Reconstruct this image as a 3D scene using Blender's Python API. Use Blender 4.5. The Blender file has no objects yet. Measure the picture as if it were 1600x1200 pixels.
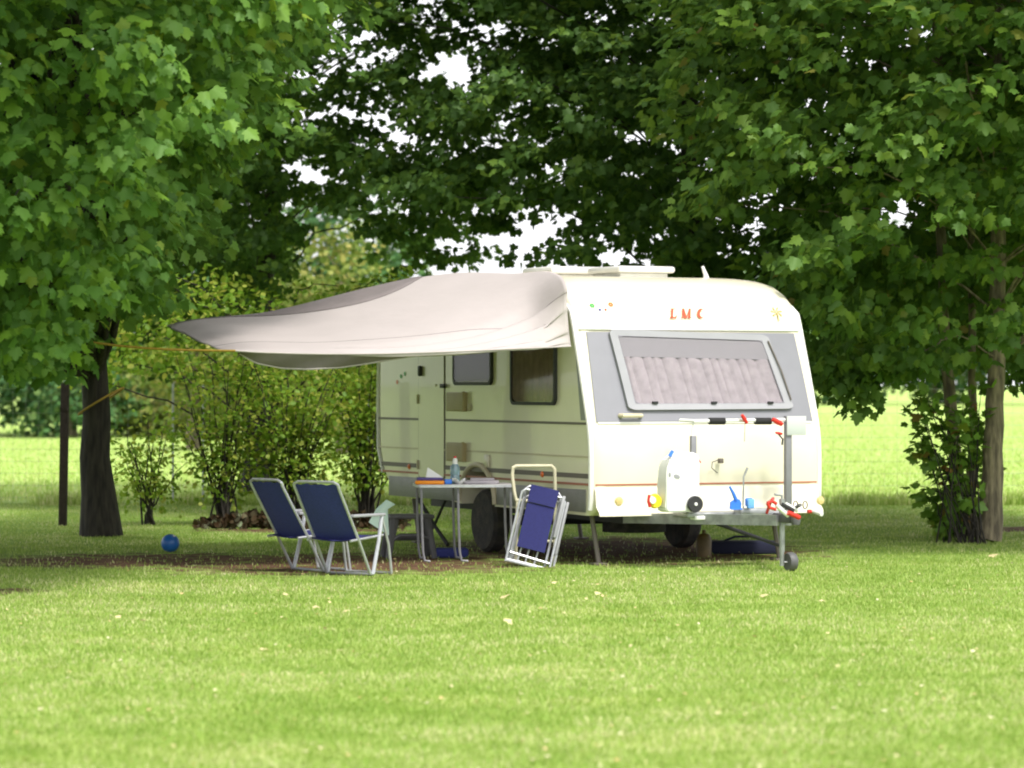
import bpy, bmesh, math, random
import numpy as np
from mathutils import Vector, Matrix
R = math.radians
sc = bpy.context.scene
# ------------------------------------------------------------------ camera
F = 4900.0                     # focal length in photo pixels (1600 wide)
CAMH = 1.6
cd = bpy.data.cameras.new("camera"); cam = bpy.data.objects.new("camera", cd)
sc.collection.objects.link(cam); sc.camera = cam
cd.sensor_width = 36; cd.lens = F / 1600 * 36; cd.clip_start = 0.1; cd.clip_end = 3000
cam.location = (0, 0, CAMH); cam.rotation_euler = (R(90), 0, 0)
cd.dof.use_dof = True; cd.dof.focus_distance = 27.5; cd.dof.aperture_fstop = 2.5
# ------------------------------------------------------------------ sky and sun
SUN_EL, SUN_AZ = 57.0, 146.0   # azimuth clockwise from +Y (the view direction)
w = bpy.data.worlds.new("World"); sc.world = w; w.use_nodes = True
nt = w.node_tree; nt.nodes.clear()
out = nt.nodes.new("ShaderNodeOutputWorld"); bg = nt.nodes.new("ShaderNodeBackground")
sky = nt.nodes.new("ShaderNodeTexSky"); sky.sky_type = 'NISHITA'; sky.sun_disc = False
sky.sun_elevation = R(SUN_EL); sky.sun_rotation = R(SUN_AZ); sky.air_density = 1.0; sky.dust_density = 6.0; sky.ozone_density = 1.0
hs = nt.nodes.new("ShaderNodeHueSaturation"); hs.inputs['Saturation'].default_value = 0.28   # thin bright overcast
mx = nt.nodes.new("ShaderNodeMix"); mx.data_type = 'RGBA'; mx.inputs[0].default_value = 0.6
mx.inputs[7].default_value = (9.0, 9.1, 9.3, 1)      # even cloud layer
nt.links.new(sky.outputs[0], hs.inputs['Color']); nt.links.new(hs.outputs[0], mx.inputs[6])
nt.links.new(mx.outputs[2], bg.inputs[0]); bg.inputs[1].default_value = 0.12
nt.links.new(bg.outputs[0], out.inputs[0])
sl = bpy.data.lights.new("sun", 'SUN'); sun = bpy.data.objects.new("sun", sl); sc.collection.objects.link(sun)
sl.energy = 2.0; sl.angle = R(9); sl.color = (1.0, 0.96, 0.88)
sd = Vector((math.sin(R(SUN_AZ)) * math.cos(R(SUN_EL)), math.cos(R(SUN_AZ)) * math.cos(R(SUN_EL)), math.sin(R(SUN_EL))))
sun.rotation_euler = sd.to_track_quat('Z', 'Y').to_euler()
sc.view_settings.view_transform = 'Standard'; sc.view_settings.look = 'None'
sc.view_settings.exposure = 0.95; sc.view_settings.gamma = 1
sc.cycles.max_bounces = 8; sc.cycles.transparent_max_bounces = 12
sc.cycles.use_adaptive_sampling = True
sc.render.filter_size = 2.0; sc.cycles.filter_width = 2.0
# ------------------------------------------------------------------ helpers
rnd = random.Random(7); rng = np.random.default_rng(11)
def W(px, py, Y): return Vector(((px - 800) / F * Y, Y, CAMH + (600 - py) / F * Y))
def G(px, py):
    Y = CAMH * F / (py - 600); return Vector(((px - 800) / F * Y, Y, 0))

def mat(name, col, rough=0.5, metal=0.0, var=0.0, scale=8.0, bump=0.0, bscale=40.0, spec=0.5, dirt=None, coat=0.0):
    m = bpy.data.materials.new(name); m.use_nodes = True
    n = m.node_tree; b = n.nodes['Principled BSDF']
    b.inputs['Base Color'].default_value = (*col, 1); b.inputs['Roughness'].default_value = rough
    b.inputs['Metallic'].default_value = metal; b.inputs['Specular IOR Level'].default_value = spec
    b.inputs['Coat Weight'].default_value = coat
    tc = n.nodes.new('ShaderNodeTexCoord')
    if var > 0 or dirt:
        t = n.nodes.new('ShaderNodeTexNoise'); t.inputs['Scale'].default_value = scale; t.inputs['Detail'].default_value = 6
        n.links.new(tc.outputs['Object'], t.inputs['Vector'])
        cr = n.nodes.new('ShaderNodeValToRGB')
        lo = dirt if dirt else tuple(c * (1 - var) for c in col)
        cr.color_ramp.elements[0].position = 0.3; cr.color_ramp.elements[1].position = 0.62
        cr.color_ramp.elements[0].color = (*lo, 1); cr.color_ramp.elements[1].color = (*col, 1)
        n.links.new(t.outputs['Fac'], cr.inputs[0]); n.links.new(cr.outputs[0], b.inputs['Base Color'])
    if bump > 0:
        t2 = n.nodes.new('ShaderNodeTexNoise'); t2.inputs['Scale'].default_value = bscale; t2.inputs['Detail'].default_value = 5
        n.links.new(tc.outputs['Object'], t2.inputs['Vector'])
        bp = n.nodes.new('ShaderNodeBump'); bp.inputs['Strength'].default_value = bump; bp.inputs['Distance'].default_value = 0.02
        n.links.new(t2.outputs['Fac'], bp.inputs['Height']); n.links.new(bp.outputs[0], b.inputs['Normal'])
    return m

def leafmat(name, ramp, trans=0.35, rough=0.45, gl=0.06, patch=0.0):
    m = bpy.data.materials.new(name); m.use_nodes = True; n = m.node_tree; n.nodes.clear()
    o = n.nodes.new('ShaderNodeOutputMaterial'); g = n.nodes.new('ShaderNodeNewGeometry')
    cr = n.nodes.new('ShaderNodeValToRGB'); e = cr.color_ramp.elements
    while len(e) < len(ramp): e.new(0.5)
    for i, (p, c) in enumerate(ramp): e[i].position = p; e[i].color = (*c, 1)
    if patch > 0:      # worn and straw-coloured patches where the turf has them
        tc = n.nodes.new('ShaderNodeTexCoord'); acc = g.outputs['Random Per Island']
        for sc_, sx, sy, wt in ((0.5, .9, 1.1, 1.0), (2.2, 1, 1, .9)):
            mp = n.nodes.new('ShaderNodeMapping'); mp.inputs['Scale'].default_value = (sx, sy, 0); n.links.new(tc.outputs['Object'], mp.inputs[0])
            tn = n.nodes.new('ShaderNodeTexNoise'); tn.inputs['Scale'].default_value = sc_; tn.inputs['Detail'].default_value = 4; n.links.new(mp.outputs[0], tn.inputs['Vector'])
            q1 = n.nodes.new('ShaderNodeMath'); q1.operation = 'SUBTRACT'; n.links.new(tn.outputs['Fac'], q1.inputs[0]); q1.inputs[1].default_value = .5
            q2 = n.nodes.new('ShaderNodeMath'); q2.operation = 'MULTIPLY_ADD'; n.links.new(q1.outputs[0], q2.inputs[0]); q2.inputs[1].default_value = patch * wt; n.links.new(acc, q2.inputs[2]); acc = q2.outputs[0]
        n.links.new(acc, cr.inputs[0])
    else: n.links.new(g.outputs['Random Per Island'], cr.inputs[0])
    d = n.nodes.new('ShaderNodeBsdfDiffuse'); t = n.nodes.new('ShaderNodeBsdfTranslucent'); s = n.nodes.new('ShaderNodeBsdfGlossy')
    s.inputs['Roughness'].default_value = rough; s.inputs['Color'].default_value = (0.55, 0.75, 0.45, 1)
    hsv = n.nodes.new('ShaderNodeHueSaturation'); hsv.inputs['Hue'].default_value = 0.485; hsv.inputs['Value'].default_value = 1.5
    n.links.new(cr.outputs[0], d.inputs[0]); n.links.new(cr.outputs[0], hsv.inputs['Color']); n.links.new(hsv.outputs[0], t.inputs[0])
    m1 = n.nodes.new('ShaderNodeMixShader'); m1.inputs[0].default_value = trans
    m2 = n.nodes.new('ShaderNodeMixShader'); m2.inputs[0].default_value = gl
    n.links.new(d.outputs[0], m1.inputs[1]); n.links.new(t.outputs[0], m1.inputs[2])
    n.links.new(m1.outputs[0], m2.inputs[1]); n.links.new(s.outputs[0], m2.inputs[2]); n.links.new(m2.outputs[0], o.inputs[0])
    return m

def tag(o, label, cat=None, group=None, kind=None):
    if label: o['label'] = label
    if cat: o['category'] = cat
    if group: o['group'] = group
    if kind: o['kind'] = kind
    return o
def thing(name, label, cat, loc=(0, 0, 0), rz=0, group=None, rx=0, ry=0):
    o = bpy.data.objects.new(name, None); sc.collection.objects.link(o)
    o.location = loc; o.rotation_euler = (rx, ry, rz); o.empty_display_size = 0.2
    return tag(o, label, cat, group)

class MB:
    def __init__(s): s.bm = bmesh.new()
    def box(s, lo, hi, bev=0.0, M=None):
        t = bmesh.new(); bmesh.ops.create_cube(t, size=1)
        lo = Vector(lo); hi = Vector(hi); d = hi - lo; c = (lo + hi) / 2
        for v in t.verts: v.co = Vector((v.co.x * d.x, v.co.y * d.y, v.co.z * d.z)) + c
        if bev: bmesh.ops.bevel(t, geom=list(t.edges), offset=bev, segments=2, affect='EDGES', profile=0.5)
        if M: bmesh.ops.transform(t, matrix=M, verts=t.verts)
        s._add(t); return s
    def _add(s, t):
        me = bpy.data.meshes.new('t'); t.to_mesh(me); s.bm.from_mesh(me); bpy.data.meshes.remove(me); t.free()
    def tube(s, pts, r, n=8, cap=True, closed=False):
        pts = [Vector(p) for p in pts]; L = len(pts)
        rs = [float(q) for q in r] if isinstance(r, (list, tuple)) else [float(r)] * L
        up = None; rings = []
        for i, p in enumerate(pts):
            if closed: d = pts[(i + 1) % L] - pts[i - 1]
            elif i == 0: d = pts[1] - p
            elif i == L - 1: d = p - pts[i - 1]
            else: d = (pts[i + 1] - p).normalized() + (p - pts[i - 1]).normalized()
            d.normalize()
            if up is None: up = Vector((0, 0, 1)) if abs(d.z) < 0.9 else Vector((1, 0, 0))
            a = d.cross(up); 
            if a.length < 1e-4: a = d.cross(Vector((0.3, 1, 0.2)))
            a.normalize(); b = a.cross(d).normalized(); up = b
            rings.append([s.bm.verts.new(p + rs[i] * (math.cos(2 * math.pi * k / n) * a + math.sin(2 * math.pi * k / n) * b)) for k in range(n)])
        for i in range(L if closed else L - 1):
            A, B = rings[i], rings[(i + 1) % L]
            for k in range(n): s.bm.faces.new((A[k], A[(k + 1) % n], B[(k + 1) % n], B[k]))
        if cap and not closed:
            s.bm.faces.new(rings[0][::-1]); s.bm.faces.new(rings[-1])
        return s
    def lathe(s, prof, c=(0, 0, 0), axis='Z', n=24):
        c = Vector(c); rings = []
        for r, h in prof:
            ring = []
            for k in range(n):
                a = 2 * math.pi * k / n; x, y = r * math.cos(a), r * math.sin(a)
                v = {'Z': (x, y, h), 'X': (h, x, y), 'Y': (x, h, y)}[axis]
                ring.append(s.bm.verts.new(c + Vector(v)))
            rings.append(ring)
        for A, B in zip(rings, rings[1:]):
            for k in range(n): s.bm.faces.new((A[k], A[(k + 1) % n], B[(k + 1) % n], B[k]))
        for ring, rv in ((rings[0], True), (rings[-1], False)):
            s.bm.faces.new(ring[::-1] if rv else ring)
        return s
    def slab(s, fn, nu, nv, t):
        """closed sheet: fn(a,b)->(point, outward normal); thickness t inward"""
        P = [[fn(i / nu, j / nv) for j in range(nv + 1)] for i in range(nu + 1)]
        A = [[s.bm.verts.new(p) for p, q in row] for row in P]
        B = [[s.bm.verts.new(p - q * t) for p, q in row] for row in P]
        for i in range(nu):
            for j in range(nv):
                s.bm.faces.new((A[i][j], A[i + 1][j], A[i + 1][j + 1], A[i][j + 1]))
                s.bm.faces.new((B[i][j], B[i][j + 1], B[i + 1][j + 1], B[i + 1][j]))
        for i in range(nu):
            s.bm.faces.new((A[i][0], B[i][0], B[i + 1][0], A[i + 1][0])); s.bm.faces.new((A[i][nv], A[i + 1][nv], B[i + 1][nv], B[i][nv]))
        for j in range(nv):
            s.bm.faces.new((A[0][j], A[0][j + 1], B[0][j + 1], B[0][j])); s.bm.faces.new((A[nu][j], B[nu][j], B[nu][j + 1], A[nu][j + 1]))
        return s
    def prism(s, pts, off):
        """planar polygon (3D points) extruded by off"""
        A = [s.bm.verts.new(Vector(p)) for p in pts]; B = [s.bm.verts.new(Vector(p) + Vector(off)) for p in pts]
        s.bm.faces.new(A); s.bm.faces.new(B[::-1])
        for i in range(len(A)):
            j = (i + 1) % len(A); s.bm.faces.new((A[i], B[i], B[j], A[j]))
        return s
    def ringprism(s, outer, inner, off):
        o = Vector(off); O = [Vector(p) for p in outer]; I = [Vector(p) for p in inner]; n = len(O)
        a = [s.bm.verts.new(p) for p in O]; b = [s.bm.verts.new(p) for p in I]
        c = [s.bm.verts.new(p + o) for p in O]; d = [s.bm.verts.new(p + o) for p in I]
        for i in range(n):
            j = (i + 1) % n
            for q in ((a[i], a[j], b[j], b[i]), (c[i], d[i], d[j], c[j]), (a[i], c[i], c[j], a[j]), (b[i], b[j], d[j], d[i])):
                s.bm.faces.new(q)
        return s
    def build(s, name, m, parent=None, smooth=True, angle=35, loc=None):
        bmesh.ops.recalc_face_normals(s.bm, faces=s.bm.faces)
        me = bpy.data.meshes.new(name); s.bm.to_mesh(me); s.bm.free()
        me.materials.append(m)
        if smooth:
            me.shade_smooth() if hasattr(me, 'shade_smooth') else None
            me.set_sharp_from_angle(angle=R(angle))
        o = bpy.data.objects.new(name, me); sc.collection.objects.link(o)
        if parent: o.parent = parent
        if loc: o.location = loc
        return o

def rrect(x0, x1, y0, y1, r, n=4):
    P = []
    for cx, cy, a0 in ((x1 - r, y1 - r, 0), (x0 + r, y1 - r, 90), (x0 + r, y0 + r, 180), (x1 - r, y0 + r, 270)):
        for k in range(n + 1):
            a = R(a0 + 90 * k / n); P.append((cx + r * math.cos(a), cy + r * math.sin(a)))
    return P

# ------------------------------------------------------------------ materials
M = {}
M['shell'] = mat('cream_paint', (0.77, 0.725, 0.57), 0.32, var=0.09, scale=1.5, bump=0.03, bscale=220, coat=0.3)
M['white'] = mat('white_plastic', (0.80, 0.80, 0.78), 0.4, var=0.06, scale=6)
M['trimw'] = mat('white_edge_trim', (0.80, 0.79, 0.76), 0.35, var=0.08, scale=10)
M['grey'] = mat('grey_panel_paint', (0.21, 0.21, 0.24), 0.4, metal=0.0, var=0.06, scale=5, coat=0.2)
M['skirt'] = mat('grey_skirt', (0.25, 0.25, 0.25), 0.45, metal=0.3, var=0.2, scale=4, bump=0.2, bscale=60)
M['wframe'] = mat('grey_window_frame', (0.30, 0.30, 0.325), 0.4, var=0.06)
M['dark'] = mat('dark_rubber', (0.025, 0.025, 0.028), 0.6, var=0.3)
M['tyre'] = mat('tyre_rubber', (0.03, 0.03, 0.03), 0.85, bump=0.5, bscale=60, dirt=(0.07, 0.06, 0.05), scale=14)
M['curtain'] = mat('pale_curtain', (0.56, 0.51, 0.535), 0.9, var=0.22, scale=12, bump=0.3, bscale=200)
M['blind'] = mat('grey_blind', (0.38, 0.37, 0.39), 0.8, var=0.05)
M['browncurtain'] = mat('brown_curtain', (0.42, 0.34, 0.30), 0.9, var=0.25, scale=10)
M['stripe'] = mat('brown_grey_stripe', (0.13, 0.11, 0.09), 0.5)
M['red'] = mat('rust_red_stripe', (0.38, 0.13, 0.07), 0.5)
M['beige'] = mat('beige_plastic', (0.60, 0.54, 0.38), 0.5, var=0.08)
M['orange'] = mat('orange_reflector', (0.75, 0.16, 0.02), 0.3)
M['steel'] = mat('galvanised_steel', (0.42, 0.43, 0.44), 0.45, metal=0.7, var=0.35, scale=14, bump=0.1)
M['greypaint'] = mat('grey_painted_tube', (0.24, 0.24, 0.26), 0.45, metal=0.3, var=0.15)
M['alu'] = mat('brushed_tube', (0.55, 0.56, 0.60), 0.38, metal=0.6, var=0.2, scale=20)
M['black'] = mat('black_foam', (0.012, 0.012, 0.013), 0.8, bump=0.2)
M['redp'] = mat('red_plastic', (0.62, 0.03, 0.02), 0.35)
M['bluep'] = mat('blue_plastic', (0.04, 0.20, 0.75), 0.35, var=0.1)
M['lblue'] = mat('light_blue_bristles', (0.15, 0.42, 0.85), 0.5, bump=0.6, bscale=120)
M['yellow'] = mat('yellow_plastic', (0.80, 0.62, 0.02), 0.45)
M['lamp'] = mat('amber_lens', (0.62, 0.50, 0.22), 0.2, coat=0.6)
M['bluefab'] = mat('navy_blue_fabric', (0.030, 0.040, 0.20), 0.85, var=0.25, scale=60, bump=0.3, bscale=300)
M['bluefab2'] = mat('bright_blue_fabric', (0.017, 0.019, 0.125), 0.85, var=0.2, scale=60, bump=0.3, bscale=300)
M['tabletop'] = mat('pale_table_top', (0.55, 0.53, 0.54), 0.4, var=0.12, scale=14)
M['mint'] = mat('mint_cloth', (0.55, 0.74, 0.63), 0.9, var=0.06, bump=0.2, bscale=150)
M['darkplastic'] = mat('dark_grey_plastic', (0.10, 0.10, 0.105), 0.5, var=0.3, scale=9, bump=0.15)
M['orangep'] = mat('orange_plastic', (0.85, 0.28, 0.01), 0.4)
M['purple'] = mat('dark_purple_paper', (0.06, 0.04, 0.20), 0.5)
M['paper'] = mat('white_paper', (0.80, 0.80, 0.80), 0.7, bump=0.2, bscale=40)
M['cream'] = mat('cream_tube', (0.66, 0.62, 0.45), 0.5, var=0.15, scale=12)
M['post'] = mat('dark_weathered_wood', (0.035, 0.024, 0.018), 0.9, bump=0.6, bscale=50, var=0.4, scale=20)
M['rope'] = mat('ochre_rope', (0.42, 0.27, 0.04), 0.8, var=0.3, scale=40)
M['wire'] = mat('fence_wire', (0.30, 0.31, 0.28), 0.5, metal=0.6)
M['ballm'] = mat('blue_ball', (0.02, 0.13, 0.42), 0.35, var=0.2, scale=9)
M['tarp'] = mat('cream_awning_cloth', (0.44, 0.395, 0.39), 0.85, var=0.05, scale=2.5, bump=0.25, bscale=9)
M['tarpu'] = mat('taupe_lining_and_shade', (0.19, 0.165, 0.165), 0.9, var=0.12, scale=4, bump=0.25, bscale=12)

def glassmat(name, tint, refl):
    m = bpy.data.materials.new(name); m.use_nodes = True; n = m.node_tree; n.nodes.clear()
    o = n.nodes.new('ShaderNodeOutputMaterial'); t = n.nodes.new('ShaderNodeBsdfTransparent'); g = n.nodes.new('ShaderNodeBsdfGlossy')
    t.inputs[0].default_value = (*tint, 1); g.inputs['Roughness'].default_value = 0.06
    fr = n.nodes.new('ShaderNodeFresnel'); fr.inputs[0].default_value = refl
    geo = n.nodes.new('ShaderNodeNewGeometry'); iv = n.nodes.new('ShaderNodeMath'); iv.operation = 'SUBTRACT'; iv.inputs[0].default_value = 1.0; n.links.new(geo.outputs['Backfacing'], iv.inputs[1])
    ml = n.nodes.new('ShaderNodeMath'); ml.operation = 'MULTIPLY'; n.links.new(fr.outputs[0], ml.inputs[0]); n.links.new(iv.outputs[0], ml.inputs[1])
    mxs = n.nodes.new('ShaderNodeMixShader'); n.links.new(ml.outputs[0], mxs.inputs[0])
    n.links.new(t.outputs[0], mxs.inputs[1]); n.links.new(g.outputs[0], mxs.inputs[2]); n.links.new(mxs.outputs[0], o.inputs[0])
    return m
M['glass'] = glassmat('window_acrylic', (0.86, 0.85, 0.86), 1.5)
M['dglass'] = glassmat('tinted_acrylic', (0.84, 0.82, 0.80), 1.35)

# bark
def barkmat(name, dark, light):
    m = bpy.data.materials.new(name); m.use_nodes = True; n = m.node_tree; b = n.nodes['Principled BSDF']
    tc = n.nodes.new('ShaderNodeTexCoord'); mp = n.nodes.new('ShaderNodeMapping'); mp.inputs['Scale'].default_value = (14, 14, 2.5)
    t = n.nodes.new('ShaderNodeTexNoise'); t.inputs['Scale'].default_value = 1.6; t.inputs['Detail'].default_value = 8
    cr = n.nodes.new('ShaderNodeValToRGB'); cr.color_ramp.elements[0].color = (*dark, 1); cr.color_ramp.elements[1].color = (*light, 1)
    cr.color_ramp.elements[0].position = 0.35; cr.color_ramp.elements[1].position = 0.68
    bp = n.nodes.new('ShaderNodeBump'); bp.inputs['Strength'].default_value = 0.8; bp.inputs['Distance'].default_value = 0.03
    n.links.new(tc.outputs['Object'], mp.inputs[0]); n.links.new(mp.outputs[0], t.inputs['Vector'])
    n.links.new(t.outputs['Fac'], cr.inputs[0]); n.links.new(cr.outputs[0], b.inputs['Base Color'])
    n.links.new(t.outputs['Fac'], bp.inputs['Height']); n.links.new(bp.outputs[0], b.inputs['Normal']); b.inputs['Roughness'].default_value = 0.9
    return m
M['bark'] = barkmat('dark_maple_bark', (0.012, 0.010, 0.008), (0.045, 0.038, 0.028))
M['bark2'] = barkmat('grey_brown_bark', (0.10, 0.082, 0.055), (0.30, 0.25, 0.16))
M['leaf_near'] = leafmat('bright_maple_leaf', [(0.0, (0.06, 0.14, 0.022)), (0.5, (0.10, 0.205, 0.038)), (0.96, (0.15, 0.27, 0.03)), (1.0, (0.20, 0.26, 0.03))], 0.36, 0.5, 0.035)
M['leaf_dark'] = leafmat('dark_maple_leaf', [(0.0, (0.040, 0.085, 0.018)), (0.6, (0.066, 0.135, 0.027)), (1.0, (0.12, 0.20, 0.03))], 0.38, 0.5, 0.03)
M['leaf_right'] = leafmat('green_maple_leaf', [(0.0, (0.055, 0.115, 0.02)), (0.55, (0.09, 0.18, 0.03)), (0.985, (0.15, 0.24, 0.03)), (1.0, (0.20, 0.14, 0.04))], 0.38, 0.5, 0.035)
M['leaf_shoot'] = leafmat('young_maple_leaf', [(0.0, (0.11, 0.22, 0.03)), (0.8, (0.19, 0.34, 0.05)), (0.94, (0.20, 0.28, 0.03)), (1.0, (0.28, 0.12, 0.05))], 0.35, 0.4, 0.06)
M['leaf_shrub'] = leafmat('hazel_shrub_leaf', [(0.0, (0.10, 0.20, 0.016)), (0.6, (0.19, 0.31, 0.03)), (1.0, (0.36, 0.38, 0.07))], 0.45, 0.5, 0.03)
M['leaf_willow'] = leafmat('pale_willow_leaf', [(0.0, (0.10, 0.16, 0.03)), (0.6, (0.20, 0.25, 0.06)), (1.0, (0.34, 0.30, 0.10))], 0.3, 0.6, 0.03)
M['leaf_far'] = leafmat('far_tree_leaf', [(0.0, (0.04, 0.10, 0.04)), (0.6, (0.07, 0.16, 0.05)), (1.0, (0.16, 0.24, 0.08))], 0.3, 0.6, 0.03)
M['leaf_dry'] = leafmat('dry_fallen_leaf', [(0.0, (0.45, 0.30, 0.12)), (0.6, (0.60, 0.50, 0.28)), (1.0, (0.62, 0.56, 0.40))], 0.1, 0.6, 0.05)
M['blade'] = leafmat('grass_blade', [(0.0, (0.19, 0.30, 0.045)), (0.45, (0.28, 0.385, 0.085)), (0.85, (0.40, 0.48, 0.16)), (1.0, (0.60, 0.58, 0.32))], 0.3, 0.6, 0.02, patch=1.05)
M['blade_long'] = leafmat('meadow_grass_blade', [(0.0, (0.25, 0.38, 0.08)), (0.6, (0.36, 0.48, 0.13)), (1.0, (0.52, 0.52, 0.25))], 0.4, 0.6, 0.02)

# ground: mown grass with worn earth patches and a painted shadow under the caravan, built from world position noise
def groundmat(name, base, alt, straw, dirt=None):  # dirt: earth spots and the shadow painted under the caravan
    m = bpy.data.materials.new(name); m.use_nodes = True; n = m.node_tree; b = n.nodes['Principled BSDF']; L = n.links.new
    tc = n.nodes.new('ShaderNodeTexCoord'); b.inputs['Roughness'].default_value = 0.95; b.inputs['Specular IOR Level'].default_value = 0.1
    def noise(scale, det=5, sx=1, sy=1):
        mp = n.nodes.new('ShaderNodeMapping'); mp.inputs['Scale'].default_value = (sx, sy, 1); L(tc.outputs['Object'], mp.inputs[0])
        t = n.nodes.new('ShaderNodeTexNoise'); t.inputs['Scale'].default_value = scale; t.inputs['Detail'].default_value = det
        L(mp.outputs[0], t.inputs['Vector']); return t.outputs['Fac']
    def ramp(fac, a, c, p0, p1):
        r = n.nodes.new('ShaderNodeValToRGB'); r.color_ramp.elements[0].position = p0; r.color_ramp.elements[1].position = p1
        r.color_ramp.elements[0].color = (*a, 1); r.color_ramp.elements[1].color = (*c, 1); L(fac, r.inputs[0]); return r.outputs[0]
    def mix(f, a, c):
        x = n.nodes.new('ShaderNodeMix'); x.data_type = 'RGBA'; L(f, x.inputs[0]); L(a, x.inputs[6]); L(c, x.inputs[7]); return x.outputs[2]
    c1 = ramp(noise(3.0, 8), base, alt, 0.3, 0.7)
    st = ramp(noise(0.9, 6, 0.9, 1.1), (0, 0, 0), (1, 1, 1), 0.52, 0.75)
    cs = n.nodes.new('ShaderNodeRGB'); cs.outputs[0].default_value = (*straw, 1)
    c2 = mix(st, c1, cs.outputs[0])
    if dirt:  # earth spots, and the shadow painted under the caravan
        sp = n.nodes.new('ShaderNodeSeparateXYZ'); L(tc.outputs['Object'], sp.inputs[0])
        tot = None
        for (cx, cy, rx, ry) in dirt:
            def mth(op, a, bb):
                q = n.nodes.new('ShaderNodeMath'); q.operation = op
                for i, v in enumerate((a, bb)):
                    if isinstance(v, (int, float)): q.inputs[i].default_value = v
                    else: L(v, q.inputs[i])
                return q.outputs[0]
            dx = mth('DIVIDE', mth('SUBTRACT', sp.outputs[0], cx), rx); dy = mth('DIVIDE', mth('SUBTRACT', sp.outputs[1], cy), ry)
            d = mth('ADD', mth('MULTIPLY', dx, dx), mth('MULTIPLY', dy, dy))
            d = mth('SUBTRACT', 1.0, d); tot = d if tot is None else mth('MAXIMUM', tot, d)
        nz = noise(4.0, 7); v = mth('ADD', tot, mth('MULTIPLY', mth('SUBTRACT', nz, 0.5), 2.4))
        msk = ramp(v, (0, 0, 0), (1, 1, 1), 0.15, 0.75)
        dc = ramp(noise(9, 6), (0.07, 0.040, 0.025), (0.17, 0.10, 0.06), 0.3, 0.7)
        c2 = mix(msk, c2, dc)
    L(c2, b.inputs['Base Color'])
    bp = n.nodes.new('ShaderNodeBump'); bp.inputs['Strength'].default_value = 0.7; bp.inputs['Distance'].default_value = 0.03
    L(noise(35, 6), bp.inputs['Height']); L(bp.outputs[0], b.inputs['Normal'])
    return m
DIRT_SHADE = [(-1.5, 27.9, 2.3, 2.2), (-3.3, 28.4, 2.0, 1.5), (1.0, 30.2, 2.4, 3.2), (-4.6, 24.2, 1.2, 0.6), (5.9, 34.5, 1.3, 0.9), (-2.2, 34.3, 1.6, 0.7)]  # spot under the caravan: earth colour painted in to deepen its shadow
M['lawn'] = groundmat('mown_lawn', (0.14, 0.24, 0.04), (0.25, 0.36, 0.08), (0.40, 0.44, 0.17), DIRT_SHADE)
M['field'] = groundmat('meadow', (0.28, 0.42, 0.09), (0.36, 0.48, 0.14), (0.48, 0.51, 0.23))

def sheet(name, x0, x1, y0, y1, z, m, nx=2, ny=2):
    b = MB()
    V = [[b.bm.verts.new((x0 + (x1 - x0) * i / nx, y0 + (y1 - y0) * j / ny, z)) for j in range(ny + 1)] for i in range(nx + 1)]
    for i in range(nx):
        for j in range(ny): b.bm.faces.new((V[i][j], V[i + 1][j], V[i + 1][j + 1], V[i][j + 1]))
    return tag(b.build(name, m, smooth=False), None, kind='structure')
sheet('ground', -1500, 1500, -60, 2500, 0, M['lawn'])
sheet('meadow_field', -400, 900, 42.0, 900, 0.004, M['field'])
# ------------------------------------------------------------------ caravan (local: x across the front, y towards the rear, z up)
TH = R(24.0); CT, ST = math.cos(TH), math.sin(TH); CX, CY = 0.7015, 27.5
def uv(px, py, v=None, prof=None):
    """photo pixel -> (u, z) on the front body surface or on a plane at depth v"""
    k = (px - 800) / F; vv = 0.2 if v is None else v
    for _ in range(8):
        u = (k * (CY + CT * vv) - CX + ST * vv) / (CT - ST * k)
        Y = CY + ST * u + CT * vv; z = CAMH + (600 - py) / F * Y
        if v is None: vv = front_v(z)
    return u, z
def sv(px, py, u=0.0):
    """photo pixel -> (v, z) on the side wall"""
    k = (px - 800) / F
    v = (CX + CT * u - k * (CY + ST * u)) / (ST + CT * k)
    return v, CAMH + (600 - py) / F * (CY + ST * u + CT * v)
FP = [(0.44, 0.10), (0.50, 0.02), (0.60, 0.0), (0.95, 0.0), (1.12, 0.012), (1.27, 0.05), (1.70, 0.20), (2.10, 0.35), (2.25, 0.41), (2.37, 0.50), (2.47, 0.63), (2.54, 0.80), (2.585, 1.05)]
def front_v(z):
    return float(np.interp(z, [a for a, b in FP], [b for a, b in FP]))
WB, HW = 2.30, 1.15
PROF = [(v, z) for z, v in FP]
PROF += [(1.6, 2.605), (2.6, 2.62), (3.6, 2.61), (4.35, 2.59), (4.75, 2.53), (4.95, 2.42), (5.06, 2.25), (5.11, 2.0), (5.12, 1.4), (5.10, 0.95), (5.03, 0.78), (4.93, 0.66), (4.8, 0.56), (4.2, 0.50), (3.2, 0.47)]
AC, AR = 2.52, 0.40
PROF += [(AC + AR, 0.45)]
for k in range(1, 12):
    a = R(180 * k / 12); PROF.append((AC + AR * math.cos(a), 0.47 + AR * math.sin(a) * 0.86))
PROF += [(AC - AR, 0.45), (1.2, 0.45)]
USTEP = [0, 0.012, 0.03, 0.06, 0.10, 0.16, 0.24, 0.36, 0.55, 0.85, 1.15]
USTEP = USTEP + [WB - x for x in USTEP[-2::-1]]
def shell_off(u):
    """rounding of roof and front towards the side walls"""
    d = min(u, WB - u); t = max(0.0, 1 - d / 0.10)
    r = 1 - math.sqrt(max(0.0, 1 - t * t))
    t2 = max(0.0, 1 - d / 0.55)
    return 0.07 * r, 0.055 * r + 0.042 * t2 ** 2, 0.05 * r + 0.03 * t2 ** 2     # front inset, roof drop, rear inset
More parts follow.
